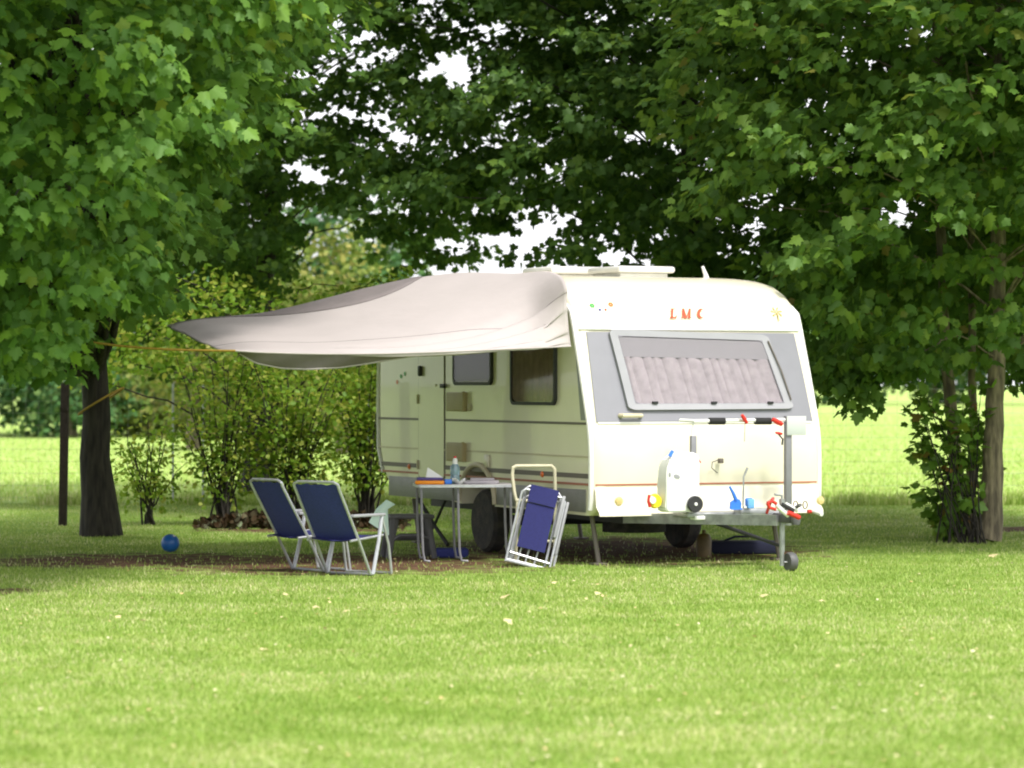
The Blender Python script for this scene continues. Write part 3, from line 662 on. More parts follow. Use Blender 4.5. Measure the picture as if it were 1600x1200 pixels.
for (px, py, a_, c_) in ((1050, 744, .03, .018), (1039, 741, .010, .02)):
    q = C(px, py, WV) - p0; b = MB(); b.prism([(q.x + a_ * math.cos(R(k)), -.092, q.z + c_ * math.sin(R(k)) - .25 * a_ * math.cos(R(k))) for k in range(0, 360, 30)], (0, -.004, 0)); b.build('moulded_recess', M['wframe'], wt)
q = C(1084, 700, WV) - p0; b = MB(); b.tube([(Wd - .01, -.02, Ht - .02), (Wd + .02, -.03, Ht - .07), (Wd + .035, -.04, Ht - .1)], .006, 6); b.build('clip', M['redp'], wt)
# colourful bundle: yellow ball-like roll with red and white
p = C(1018, 783, -.62)
ts = thing('cable_drum', 'small yellow, white and red coiled bundle hanging beside the white water container', 'coil', place((p.x, -.62, p.z)), TH)
b = MB(); b.lathe([(.0, -.03), (.055, -.03), (.065, 0), (.055, .03), (0, .03)], (.03, 0, 0), 'Y', 20); b.build('side_disc', M['yellow'], ts)
b = MB(); b.lathe([(.0, -.05), (.03, -.05), (.036, -.02), (.0, -.02)], (-.01, 0, .01), 'Y', 14); b.build('coil', M['white'], ts)
b = MB(); b.tube([(-.035, -.03, .055), (-.045, -.03, 0), (-.03, -.03, -.05)], .014, 8); b.build('handle', M['redp'], ts)
# blue hand brush and dustpan
p = C(1150, 790, -.82)
br = thing('dustpan', 'blue plastic dustpan with a long handle, leaning on the drawbar', 'dustpan', place((p.x, -.82, p.z)), TH)
q = C(1140, 760, -.82) - p; e = C(1150, 781, -.82) - p
b = MB(); b.tube([q, q.lerp(e, .5) + Vector((.004, 0, 0)), e], [.010, .015, .018], 8); b.build('handle', M['bluep'], br)
b = MB(); b.prism([(-.055, 0, -.03), (-.05, 0, .03), (-.02, 0, .05), (.035, 0, .055), (.055, 0, .02), (.05, 0, -.03)], (0, .02, 0))
b.box((-.055, -.03, -.035), (.05, 0, -.025), .003); b.build('pan', M['bluep'], br)
p = C(1170, 786, -.82)
hb = thing('hand_brush', 'light blue hand brush hanging beside the darker blue dustpan', 'brush', place((p.x, -.82, p.z)), TH)
b = MB(); b.box((-.035, -.015, -.03), (.035, .015, .045), .014); b.build('brush_back', M['bluep'], hb)
b = MB(); b.box((-.032, -.05, -.045), (.030, -.014, .035), .006); b.build('bristles', M['lblue'], hb)

# ------------------------------------------------------------------ awning sheet
def LW(u, v, z): return place((u, v, z))
NS, NT = 56, 48
# control sections along s (0 at the caravan, 1 at the outer edge); each section is a list of pixel points with depth, near hem -> far edge
secs = [
 (0.00, [(892, 541, 27.70), (889, 518, 27.72), (886, 480, 27.72), (884, 440, 27.80), (862, 425, 28.5), (820, 425, 29.2), (760, 430, 30.2), (700, 436, 31.2)]),
 (0.14, [(818, 545, 27.42), (820, 528, 27.55), (822, 505, 27.75), (822, 475, 28.1), (812, 447, 28.6), (775, 430, 29.4), (720, 428, 30.2), (660, 433, 31.0)]),
 (0.40, [(690, 550, 27.10), (694, 542, 27.25), (696, 528, 27.5), (692, 510, 27.9), (676, 487, 28.5), (645, 462, 29.2), (605, 446, 30.0), (575, 449, 30.7)]),
 (0.70, [(520, 553, 26.80), (522, 549, 27.0), (518, 540, 27.3), (508, 529, 27.7), (490, 515, 28.3), (462, 500, 29.0), (432, 488, 29.6), (410, 491, 30.1)]),
 (0.90, [(415, 551, 26.60), (410, 546, 26.8), (396, 538, 27.1), (376, 530, 27.5), (352, 521, 28.1), (326, 511, 28.7), (305, 502, 29.3), (290, 505, 29.8)]),
 (1.00, [(368, 548, 26.55), (356, 547, 26.75), (340, 544, 27.1), (322, 538, 27.5), (302, 530, 28.1), (284, 522, 28.6), (268, 514, 29.1), (261, 510, 29.5)]),
]
def cat(P, x):
    """catmull-rom through rows P at parameter x in 0..1"""
    n = len(P) - 1; f = x * n; i = min(int(f), n - 1); t = f - i
    p0, p1, p2, p3 = P[max(i - 1, 0)], P[i], P[i + 1], P[min(i + 2, n)]
    return 0.5 * ((2 * p1) + (-p0 + p2) * t + (2 * p0 - 5 * p1 + 4 * p2 - p3) * t * t + (-p0 + 3 * p1 - 3 * p2 + p3) * t ** 3)
def tarp_pt(s, t):
    ss = [a for a, _ in secs]; i = max(0, min(len(ss) - 2, int(np.searchsorted(ss, s, side='right') - 1)))
    f = (s - ss[i]) / (ss[i + 1] - ss[i])
    rows = [[np.array(W(*q)) for q in pts] for _, pts in secs]
    A = [cat(rows[k], t) for k in (max(i - 1, 0), i, i + 1, min(i + 2, len(ss) - 1))]
    h = ss[i + 1] - ss[i]
    m1 = (A[2] - A[0]) / max(1e-6, ss[i + 1] - ss[max(i - 1, 0)]) * h; m2 = (A[3] - A[1]) / max(1e-6, ss[min(i + 2, len(ss) - 1)] - ss[i]) * h
    p = (2 * f ** 3 - 3 * f ** 2 + 1) * A[1] + (f ** 3 - 2 * f ** 2 + f) * m1 + (-2 * f ** 3 + 3 * f ** 2) * A[2] + (f ** 3 - f ** 2) * m2
    # folds fanning out from the front corner of the caravan
    fold = 0.0
    for (c0, c1, wd, am) in ((0.16, 0.05, .030, .030), (0.30, 0.13, .028, .040), (0.42, 0.24, .035, .034), (0.06, 0.02, .02, .018)):
        c = c0 + (c1 - c0) * min(1, s / 0.55); fold += -3.2 * am * math.exp(-((t - c) / wd) ** 2) * max(0, 1 - s / 0.75) * min(1, s * 9 + .15)
    fold += 0.006 * math.sin(9 * s + 7 * t) + 0.005 * math.sin(23 * t + 5 * s)
    p = p + np.array([0, fold * .8, fold]) * (1 if t > 0.02 else .3)
    return p
aw = thing('awning_sheet', 'cream cloth sun awning stretched from the caravan roof towards the left tree', 'awning', tuple(tarp_pt(0.5, 0.0)))
off = Vector(aw.location)
def grid_obj(name, fn, ns, nt, m, parent, th=0.004):
    b = MB(); V = [[b.bm.verts.new(Vector(fn(i / ns, j / nt)) - off) for j in range(nt + 1)] for i in range(ns + 1)]
    for i in range(ns):
        for j in range(nt): b.bm.faces.new((V[i][j], V[i + 1][j], V[i + 1][j + 1], V[i][j + 1]))
    bmesh.ops.recalc_face_normals(b.bm, faces=b.bm.faces)
    me = bpy.data.meshes.new(name); b.bm.to_mesh(me); b.bm.free(); me.materials.append(m)
    me.shade_smooth()
    o = bpy.data.objects.new(name, me); sc.collection.objects.link(o); o.parent = parent
    md = o.modifiers.new('thick', 'SOLIDIFY'); md.thickness = th; md.offset = 0
    return o
grid_obj('cloth', tarp_pt, 90, 80, M['tarp'], aw)
# taupe strip laid over the far edge, the cloth's shade put into its colour
def far_shade(s, t):
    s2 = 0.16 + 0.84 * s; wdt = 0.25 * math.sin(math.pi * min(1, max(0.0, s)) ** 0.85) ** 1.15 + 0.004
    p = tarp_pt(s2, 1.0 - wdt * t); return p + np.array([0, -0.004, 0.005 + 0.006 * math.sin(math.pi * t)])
tag(grid_obj('shade_strip', far_shade, 60, 8, M['tarpu'], aw, .002), 'darker taupe strip along the far edge, standing in for its shade')
# near flap hanging inwards below the near hem
low = [(372, 551), (400, 567), (440, 575), (480, 577), (530, 574), (580, 567), (640, 557), (690, 551.5)]
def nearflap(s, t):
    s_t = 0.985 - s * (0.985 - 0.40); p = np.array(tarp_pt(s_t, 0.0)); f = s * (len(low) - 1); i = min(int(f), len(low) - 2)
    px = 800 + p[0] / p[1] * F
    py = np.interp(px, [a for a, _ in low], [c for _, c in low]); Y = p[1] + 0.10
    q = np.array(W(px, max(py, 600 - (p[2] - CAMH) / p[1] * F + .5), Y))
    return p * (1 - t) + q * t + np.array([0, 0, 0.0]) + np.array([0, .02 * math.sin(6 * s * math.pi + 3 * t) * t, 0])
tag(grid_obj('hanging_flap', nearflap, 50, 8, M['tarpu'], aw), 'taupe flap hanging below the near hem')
b = MB(); b.tube([Vector(nearflap(i / 40, 1.0)) - off for i in range(41)], .009, 6); b.build('hem_piping', M['tarp'], aw)
b = MB(); b.tube([Vector(tarp_pt(1.0 - i / 60 * 1.0, 0.0)) - off for i in range(61)], .008, 6); b.build('hem_piping', M['tarp'], aw)
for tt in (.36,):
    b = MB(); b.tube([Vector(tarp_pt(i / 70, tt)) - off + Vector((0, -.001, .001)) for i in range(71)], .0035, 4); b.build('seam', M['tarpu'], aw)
# ropes
pc = Vector(tarp_pt(1, 0)); pf = Vector(tarp_pt(1, 1))
end = W(-60, 488, 27.2)
b = MB(); b.tube([pc + (end - pc) * k / 12 + Vector((0, 0, -0.10 * math.sin(math.pi * k / 12))) for k in range(13)], .011, 6); rp = b.build('guy_rope', M['rope'])
tag(rp, 'ochre guy rope running left from the near corner of the awning', 'rope')
# ------------------------------------------------------------------ vegetation helpers
def half_leaf(kind):
    if kind == 'maple': r = [(.18, -.08), (.42, -.06), (.36, .12), (.64, .36), (.42, .42), (.50, .60), (.25, .60), (.20, .78)]
    elif kind == 'simple': r = [(.30, .12), (.42, .45), (.24, .78)]
    else: r = [(.16, .25), (.17, .6)]
    v = [(0, 0, 0)] + [(x, y, -.34 * x - .16 * y * y) for x, y in r] + [(0, 1, -.20)] + [(-x, y, -.34 * x - .16 * y * y) for x, y in r[::-1]]
    k = len(r); f = [list(range(0, k + 2)), [0] + list(range(k + 1, 2 * k + 2))]
    return np.array(v, float), f
TPL = {k: half_leaf(k) for k in ('maple', 'simple', 'narrow')}
def unit(a): return a / np.maximum(1e-9, np.linalg.norm(a, axis=1, keepdims=True))
def mesh_from(name, V, loops, starts, totals, m, parent=None, loc=(0, 0, 0), smooth=False):
    me = bpy.data.meshes.new(name); me.vertices.add(len(V)); me.vertices.foreach_set('co', V.astype(np.float32).ravel())
    me.loops.add(len(loops)); me.loops.foreach_set('vertex_index', loops.astype(np.int32))
    me.polygons.add(len(starts)); me.polygons.foreach_set('loop_start', starts.astype(np.int32)); me.polygons.foreach_set('loop_total', totals.astype(np.int32))
    me.update(calc_edges=True); me.materials.append(m)
    if smooth: me.shade_smooth()
    o = bpy.data.objects.new(name, me); sc.collection.objects.link(o)
    if parent: o.parent = parent
    o.location = loc; return o
def leaf_mesh(name, P, D, Nn, S, kind, m, parent=None, origin=(0, 0, 0)):
    tv, tf = TPL[kind]; n = len(P); k = len(tv); o = np.array(origin, float)
    D = unit(D); X = unit(np.cross(D, Nn)); Z = np.cross(X, D)
    V = (P[:, None, :] - o) + S[:, None, None] * (tv[None, :, 0:1] * X[:, None, :] + tv[None, :, 1:2] * D[:, None, :] + tv[None, :, 2:3] * Z[:, None, :])
    V = V.reshape(-1, 3)
    l1 = np.array(sum(tf, []), int); L = (np.arange(n)[:, None] * k + l1[None, :]).ravel()
    tot = np.tile(np.array([len(f) for f in tf]), n); st = np.concatenate([[0], np.cumsum(tot)[:-1]])
    return mesh_from(name, V, L, st, tot, m, parent)
def clump_leaves(C_, m, r, flat, size, center, up=1.0, outw=0.6, droop=0.5, jit=0.55):
    """leaves gathered in flattened sprays round each clump centre"""
    n = len(C_) * m; c = np.repeat(C_, m, axis=0); rr = np.repeat(r, m) if np.ndim(r) else np.full(n, r)
    q = rng.normal(size=(n, 3)); q = unit(q) * rng.random((n, 1)) ** 0.45; q[:, 2] *= flat
    P = c + q * rr[:, None]; P[:, 2] -= 0.35 * rr * (q[:, 0] ** 2 + q[:, 1] ** 2)
    ax = unit(c - np.array(center)); D = q * np.array([1, 1, .5]) + ax * outw + np.array([0, 0, -droop]) + rng.normal(size=(n, 3)) * jit
    Nn = np.array([0, 0, up]) + ax * .5 + rng.normal(size=(n, 3)) * jit
    S = size * rng.uniform(.6, 1.15, n)
    return P, D, Nn, S
def wob(a, b, n, amp, seed):
    r = np.random.default_rng(seed); a = np.array(a, float); b = np.array(b, float); t = np.linspace(0, 1, n)[:, None]
    o = np.cumsum(r.normal(size=(n, 3)), 0) * amp; o -= o[0]; o = o - t * o[-1]
    return a + (b - a) * t + o
def trunk_mesh(name, stems, m, parent, origin, twigs=()):
    b = MB(); o = Vector(origin)
    for pts, r0, r1, flare in stems:
        n = len(pts); rs = [r0 + (r1 - r0) * (i / (n - 1)) + flare * math.exp(-i * 10.0 / (n - 1)) for i in range(n)]
        b.tube([Vector(p) - o for p in pts], rs, 12)
    for pts, r0, r1 in twigs:
        n = len(pts); b.tube([Vector(p) - o for p in pts], [r0 + (r1 - r0) * i / (n - 1) for i in range(n)], 5, cap=False)
    return b.build(name, m, parent, angle=80)
def limbs_to(C_, trunk_pts, r, every, seed, zmin=1.8):
    """curved limbs from the trunk to some of the clump centres"""
    tp = np.array(trunk_pts); out_ = []
    for i, c in enumerate(C_[::every]):
        z0 = min(tp[-1, 2], max(zmin, c[2] - 0.45 * np.linalg.norm(c[:2] - tp[0, :2])))
        j = int(np.argmin(abs(tp[:, 2] - z0))); a = tp[j]; pts = wob(a, c, 9, .05, seed + i)
        L = np.linalg.norm(c - a); s = np.linspace(0, 1, 9); pts[:, 2] += np.sin(s * math.pi) * .10 * L
        out_.append((pts, r * min(1.0, L / 4 + .2), .006))
    return out_
def rel(P, o): return P - np.array(o)
def make_tree(name, label, cat, base, stems, C_, m_, r_, flat, size, center, lm, bark, kind='maple', group=None, every=6, limb_r=.045, limb_z=1.8, seed=1, trim=None, **kw):
    t = thing(name, label, cat, tuple(base), 0, group)
    trunk_mesh('trunk', stems, bark, t, base, limbs_to(C_, stems[0][0], limb_r, every, seed, limb_z))
    P, D, Nn, S = clump_leaves(C_, m_, r_, flat, size, center, **kw)
    if trim is not None:
        keep = trim(P); P, D, Nn, S = P[keep], D[keep], Nn[keep], S[keep]
    leaf_mesh('crown', P, D, Nn, S, kind, lm, t, base)
    return t
def px_of(P): return 800 + P[:, 0] / P[:, 1] * F, 600 - (P[:, 2] - CAMH) / P[:, 1] * F
def sample_box(n, lo, hi): return rng.uniform(lo, hi, size=(n, 3))

# left maple: dark flared trunk, bright crown hanging towards the lawn
b1 = G(158, 838); b1 = (b1.x, b1.y, 0)
low1 = ([-200, 0, 100, 200, 255, 285, 310, 350, 400, 440, 470, 520, 620], [610, 585, 560, 520, 470, 400, 330, 280, 215, 130, 70, 20, -60])
C1 = sample_box(3400, (-9.5, 20.5, 1.5), (0.5, 33, 9.5))
px, py = px_of(C1); lowy = np.interp(px, *low1) + rng.normal(size=len(C1)) * 14
e = ((C1[:, 0] + 5.4) / 4.6) ** 2 + ((C1[:, 1] - 27.5) / 7.0) ** 2 + ((C1[:, 2] - 5.5) / 5.4) ** 2
keep = (py < lowy - 12) & ((e < 1) | ((C1[:, 2] > 5.6) & (C1[:, 0] < -1.8))) & (rng.random(len(C1)) < np.where(e > .45, 1, .6)) & ~((px > 90) & (px < 215) & (py > 500) & (C1[:, 1] < 30) & (rng.random(len(C1)) < .9))  # crown also widened above the view, added to shade the lawn
C1 = C1[keep]
tr1 = wob(b1, (b1[0] - .26, b1[1], 5.5), 14, .012, 3)
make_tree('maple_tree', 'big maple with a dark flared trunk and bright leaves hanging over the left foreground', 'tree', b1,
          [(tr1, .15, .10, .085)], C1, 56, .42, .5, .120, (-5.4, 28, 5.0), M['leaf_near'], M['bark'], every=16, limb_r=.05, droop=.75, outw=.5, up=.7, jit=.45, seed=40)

# dark tree behind the awning (left middle)
b2 = (-3.6, 43.5, 0)
C2 = sample_box(30000, (-8.5, 37.5, 1.2), (3.8, 46.5, 11))
px, py = px_of(C2); low2 = ([100, 250, 300, 360, 430, 480, 540, 600, 660, 700, 760, 830, 900, 1000], [560, 530, 500, 470, 440, 350, 330, 385, 415, 400, 385, 370, 330, 200])
def gaps(px, py, holes, ph):
    g = 1.0 - .38 * np.clip(np.sin(px * .062 + 2.2 * np.sin(py * .021 + ph)) * np.sin(py * .071 + 1.9 * np.sin(px * .017 + ph)), 0, 1) ** .6
    for hx, hy, rx, ry, a in holes: g = g - a * np.exp(-((px - hx) / rx) ** 2 - ((py - hy) / ry) ** 2)
    return np.clip(g, .02, 1)
HOLES = [(535, 90, 45, 40, .75), (560, 150, 50, 30, .6), (690, 10, 70, 30, .75), (690, 95, 75, 38, .75), (480, 250, 45, 25, .6), (600, 205, 60, 30, .55), (700, 225, 60, 30, .7),
         (640, 330, 60, 25, .6), (840, 320, 45, 45, .85), (760, 375, 130, 30, .6), (880, 350, 60, 35, .6), (1180, 85, 40, 30, .35), (870, 240, 60, 30, .35)]
HOLES = [(a, b_, c, d, e_ * .5) for a, b_, c, d, e_ in HOLES]
for _ in range(130): HOLES.append((rnd.uniform(440, 1330), rnd.uniform(0, 400), rnd.uniform(10, 18), rnd.uniform(8, 13), .85))
for hx, hy, n_ in ((1180, 300, 10), (1360, 320, 7), (1430, 310, 5), (1440, 40, 9), (1330, 60, 5), (1060, 220, 6)):
    for _ in range(n_): HOLES.append((hx + rnd.gauss(0, 40), hy + rnd.gauss(0, 24), 15, 11, .85))
lowy = np.interp(px, *low2) + rng.normal(size=len(C2)) * 22
e = ((C2[:, 0] + 2.6) / 5.8) ** 2 + ((C2[:, 1] - 42) / 5) ** 2 + ((C2[:, 2] - 6) / 5.8) ** 2
C2 = C2[(py < lowy) & (e < 1) & (rng.random(len(C2)) < np.where(C2[:, 2] > 8, .25, gaps(px, py, HOLES, .7) ** 2.2 * np.where(px < 460, .36, .32)))]
tr2 = wob(b2, (-3.3, 43.5, 6.5), 14, .04, 5)
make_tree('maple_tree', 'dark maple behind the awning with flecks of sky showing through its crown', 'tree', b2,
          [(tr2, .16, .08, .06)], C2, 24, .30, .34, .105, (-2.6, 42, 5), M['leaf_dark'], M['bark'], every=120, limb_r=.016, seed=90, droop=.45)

# dark tree behind the caravan (middle right)
b3 = (2.15, 37.5, 0)
C3 = sample_box(26000, (-2.6, 33.8, 2.2), (7.5, 41.5, 10.5))
px, py = px_of(C3); low3 = ([500, 640, 720, 800, 860, 920, 980, 1060, 1120, 1200, 1280, 1360, 1500], [330, 360, 390, 395, 385, 405, 435, 455, 455, 470, 560, 570, 560])
lowy = np.interp(px, *low3) + rng.normal(size=len(C3)) * 18
e = ((C3[:, 0] - 2.6) / 5.4) ** 2 + ((C3[:, 1] - 37.6) / 4.0) ** 2 + ((C3[:, 2] - 5.8) / 5.2) ** 2
C3 = C3[(py < lowy - 8) & (e < 1) & (rng.random(len(C3)) < np.where(C3[:, 2] > 7.6, .25, gaps(px, py, HOLES, 1.9) ** 2.2 * np.where(px < 880, .30, .30)))]
tr3 = wob(b3, (2.2, 37.5, 7.0), 16, .04, 6)
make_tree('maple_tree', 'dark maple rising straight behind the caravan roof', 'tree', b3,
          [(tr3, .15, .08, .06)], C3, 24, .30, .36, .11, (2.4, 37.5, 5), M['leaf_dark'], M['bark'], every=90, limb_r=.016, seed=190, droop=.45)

# right multi-stemmed maple
b4 = G(1528, 848); b4 = (b4.x, b4.y, 0)
C4 = sample_box(5200, (1.6, 27.0, 1.4), (9.5, 35.5, 9.5))
px, py = px_of(C4); low4 = ([950, 1040, 1100, 1180, 1240, 1270, 1300, 1340, 1380, 1420, 1480, 1560, 1620, 1700], [60, 190, 300, 380, 450, 560, 600, 625, 560, 545, 560, 565, 620, 640])
lowy = np.interp(px, *low4) + rng.normal(size=len(C4)) * 14
e = ((C4[:, 0] - 5.6) / 4.4) ** 2 + ((C4[:, 1] - 31.5) / 4.2) ** 2 + ((C4[:, 2] - 5.4) / 5.2) ** 2
d_ = .55 + .45 * np.sin(px * .023 + 2) * np.sin(py * .028 + px * .006)
C4 = C4[(py < lowy - 8) & (e < 1) & ~((px > 1440) & (py > 330) & (C4[:, 1] < 32.4) & (rng.random(len(C4)) < .85)) & (rng.random(len(C4)) < np.where(C4[:, 2] > 6.4, .65, gaps(px, py, HOLES, 3.1) ** 2 * .62))]
C4 = np.vstack([C4, [list(W(x_, y_, 30.6)) for x_, y_ in ((1290, 560), (1300, 585), (1325, 600), (1335, 622), (1320, 580), (1345, 590), (1375, 565), (1400, 570), (1350, 565), (1420, 560))]])
def stem(p0, p1, p2, r0, r1, fl, seed):
    a = wob(W(*p0), W(*p1), 9, .015, seed); c = wob(W(*p1), W(*p2), 9, .02, seed + 1); return (np.vstack([a, c[1:]]), r0, r1, fl)
s1 = stem((1541, 843, 31.8), (1558, 560, 31.9), (1562, -40, 32.3), .112, .06, .05, 21)
s2 = stem((1504, 838, 32.5), (1477, 560, 32.7), (1462, 20, 33.0), .075, .045, .03, 23)
s3 = stem((1520, 838, 32.9), (1518, 560, 33.0), (1508, 100, 33.2), .055, .03, .02, 25)
s4 = stem((1588, 815, 36.5), (1592, 560, 36.5), (1585, 60, 36.5), .05, .03, .02, 27)
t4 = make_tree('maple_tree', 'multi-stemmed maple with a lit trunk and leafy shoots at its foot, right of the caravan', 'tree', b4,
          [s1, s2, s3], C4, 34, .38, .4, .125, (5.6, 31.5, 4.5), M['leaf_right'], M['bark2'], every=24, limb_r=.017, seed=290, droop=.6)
# shoots round its foot
sh = []
CS = []
for i in range(40):
    bx = b4[0] + rng.normal() * .12 - .1; by = b4[1] + rng.normal() * .15 - .1
    px_t = rng.uniform(1425, 1545); py_t = rng.uniform(600, 840) if px_t < 1540 else rng.uniform(650, 830)
    if px_t < 1450 and py_t > 790: px_t += 40
    if px_t > 1535 and rng.random() < .75: px_t -= 60
    e_ = W(px_t, py_t, 32.0 + rng.normal() * .25); pts = wob((bx, by, 0), e_, 7, .02, 600 + i); pts[:, 2] += np.sin(np.linspace(0, 1, 7) * math.pi) * .15 * rng.random()
    sh.append((pts, .010, .003)); CS += [pts[-1], pts[-2], pts[-3]]
CS = np.array(CS)
shoots = trunk_mesh('basal_shoots', [], M['bark'], t4, b4, sh); tag(shoots, 'leafy young shoots round the foot of the trunks')
P, D, Nn, S = clump_leaves(CS, 6, .13, .7, .115, (b4[0], b4[1], .6), droop=.35, jit=.5)
ok = P[:, 2] > .03
leaf_mesh('shoot_leaves', P[ok], D[ok], Nn[ok], S[ok], 'maple', M['leaf_shoot'], shoots, b4)

# shrubs along the fence behind the chairs
def shrub(bx, by, h, wd, nst, seed, label, name='hazel_shrub', lm='leaf_shrub', size=.062, per=22, kind='simple', lo=.25):
    r = np.random.default_rng(seed); t = thing(name, label, 'shrub', (bx, by, 0), 0, 'shrubs along the field edge')
    tw = []; cs = []
    for i in range(nst):
        a = r.uniform(0, 2 * math.pi); sp = wd * r.uniform(.15, 1) ; top = (bx + math.cos(a) * sp, by + math.sin(a) * sp * .6, h * r.uniform(.55, 1.02))
        pts = wob((bx + r.normal() * .06, by + r.normal() * .06, 0), top, 9, .02, seed * 31 + i); pts[:, 0] += (np.linspace(0, 1, 9) ** 2 - np.linspace(0, 1, 9)) * .4 * (top[0] - bx)
        tw.append((pts, .014, .004))
        for k in range(2, 9):
            if k / 8 > lo: cs += [pts[k] + r.normal(size=3) * np.array([.12, .12, .06]) for _ in range(2)]
    trunk_mesh('stems', [], M['bark'], t, (bx, by, 0), tw)
    cs = np.array(cs); P, D, Nn, S = clump_leaves(cs, per, .20, .6, size, (bx, by, h * .3), droop=.3, jit=.7)
    ok = P[:, 2] > .05
    leaf_mesh('foliage', P[ok], D[ok], Nn[ok], S[ok], kind, M[lm], t, (bx, by, 0)); return t
shrub(-4.1, 35.6, 1.25, .55, 12, 3, 'sparse low shrub right beside the big left trunk', per=6)
shrub(-3.25, 35.4, 2.0, .75, 24, 4, 'tall fanning shrub left of the folding chairs', per=8)
shrub(-2.45, 35.3, 2.05, .75, 24, 5, 'dense shrub directly behind the left camping chair', per=10)
shrub(-1.65, 35.8, 2.2, .8, 24, 6, 'dense shrub between the chairs and the rear of the caravan', per=10)
# overhanging darker foliage above the shrubs is a small tree of its own
b6 = (-2.9, 37.6, 0)
C6 = sample_box(700, (-5.2, 36.2, 1.45), (-1.0, 39.2, 2.9)); px, py = px_of(C6)
C6 = C6[py < np.interp(px, [100, 300, 420, 520, 620], [580, 600, 625, 640, 630]) + rng.normal(size=len(C6)) * 16][:190]
make_tree('hornbeam_tree', 'low bushy tree behind the shrubs, its crown reaching under the awning edge', 'tree', b6,
          [(wob(b6, (-2.9, 37.6, 2.6), 9, .04, 12), .06, .03, .02)], C6, 26, .32, .55, .085, (-3, 37.6, 2), M['leaf_shrub'], M['bark'], kind='simple', every=7, limb_r=.02, limb_z=.7, seed=490)

# sunlit pale trees and hedge beyond the field, left
def far_tree(x, y, h, wd, seed, label, lm, name, size=.22, zb=.3, n=90, group='trees beyond the field'):
    r = np.random.default_rng(seed); c = r.normal(size=(n * 3, 3)); c = unit(c) * (r.random((n * 3, 1)) ** .35)
    c = c[:n] * np.array([wd, wd, (h - zb) / 2]) + np.array([x, y, zb + (h - zb) / 2])
    st = wob((x, y, 0), (x, y, h * .7), 7, .05, seed)
    return make_tree(name, label, 'tree', (x, y, 0), [(st, .16, .06, .05)], c, 26, wd * .30, .7, size, (x, y, h * .4), M[lm], M['bark2'], kind='simple', group=group, every=12, limb_r=.04, limb_z=.8, seed=seed * 7, jit=.8)
far_tree(-3.9, 72, 5.6, 1.5, 51, 'pale yellow-green willow whose top shows above the middle of the awning', 'leaf_willow', 'willow_tree', .16, n=150)
far_tree(-5.6, 74, 4.6, 1.6, 52, 'pale yellow willow showing between the left trunk and the shrubs', 'leaf_willow', 'willow_tree', .16, n=150)
far_tree(-7.7, 76, 4.0, 1.4, 53, 'low pale willow at the far side of the field, just right of the left trunk', 'leaf_willow', 'willow_tree', .16, n=110)
for i, (x, y, h, wd, lb) in enumerate([(-19.5, 98, 8, 3.4, 'dark green tree across the field at the left edge'), (-14.5, 97, 7, 3.0, 'round green tree across the field behind the dark post'),
        (-10.0, 99, 7.5, 3.0, 'round green tree across the field behind the left trunk'), (-5.5, 100, 8.0, 2.8, 'green tree across the field behind the pale willows')]):
    far_tree(x, y, h, wd, 60 + i, lb, 'leaf_far', 'field_tree', .3, n=170)
for i, (x, h, wd, lb) in enumerate([(-17.5, 2.6, 2.0, 'low bush across the field at the left picture edge'), (-13.2, 3.2, 2.2, 'low bush across the field between the post and the left trunk'), (-11.0, 2.4, 1.8, 'low bush across the field just right of the left trunk'),
        (-8.3, 3.4, 2.0, 'yellowish bush across the field behind the left shrub'), (-6.0, 2.8, 2.0, 'yellowish bush across the field behind the tall shrub'), (-3.6, 3.2, 2.0, 'bush across the field behind the chairs')]):
    far_tree(x, 93 + (i % 3), h, wd, 120 + i, lb, 'leaf_far' if i < 2 else 'leaf_willow', 'field_bush', .22, zb=-.1, n=120, group='bushes across the field')
# distant wood on the right, four tree masses with bare gaps
for i, (x, y, h, wd, lb) in enumerate([(22, 240, 12, 6, 'distant pale green tree just right of the caravan'), (33, 245, 15, 6, 'distant green tree left of the multi-stemmed maple'),
        (43, 238, 14, 6, 'distant green tree seen behind the multi-stemmed maple'), (12, 250, 9, 5, 'distant low tree hidden mostly behind the caravan front'), (-4, 260, 7, 5, 'distant low tree behind the caravan rear')]):
    far_tree(x, y, h, wd, 80 + i, lb, 'leaf_far', 'distant_tree', .6, zb=.2, n=220, group='distant trees on the horizon')

# ------------------------------------------------------------------ grass blades, as one ground-cover object
def blades(name, n, gen, hmin, hmax, wd, m, lean=.5):
    x, y = gen(n); n = len(x); h = rng.uniform(hmin, hmax, n); a = rng.uniform(0, 2 * math.pi, n); la = rng.uniform(0, 2 * math.pi, n); l = h * rng.uniform(0, lean, n)
    B = np.stack([x, y, np.zeros(n)], 1); s = np.stack([np.cos(a), np.sin(a), np.zeros(n)], 1) * wd
    mid = B + np.stack([np.cos(la) * l * .35, np.sin(la) * l * .35, h * .6], 1); tip = B + np.stack([np.cos(la) * l, np.sin(la) * l, h], 1)
    V = np.stack([B - s, B + s, mid + s * .8, mid - s * .8, tip], 1).reshape(-1, 3)
    idx = np.arange(n)[:, None] * 5 + np.array([0, 1, 2, 3, 3, 2, 4])[None, :]
    tot = np.tile([4, 3], n); st = np.concatenate([[0], np.cumsum(tot)[:-1]])
    o = mesh_from(name, V, idx.ravel(), st, tot, m); tag(o, None, None, None, 'stuff'); return o
def dirt_shade_keep(x, y):
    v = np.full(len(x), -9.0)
    for cx, cy, rx, ry in DIRT_SHADE: v = np.maximum(v, 1 - ((x - cx) / rx) ** 2 - ((y - cy) / ry) ** 2)
    return rng.random(len(x)) > np.clip(v + .35, 0, .93)
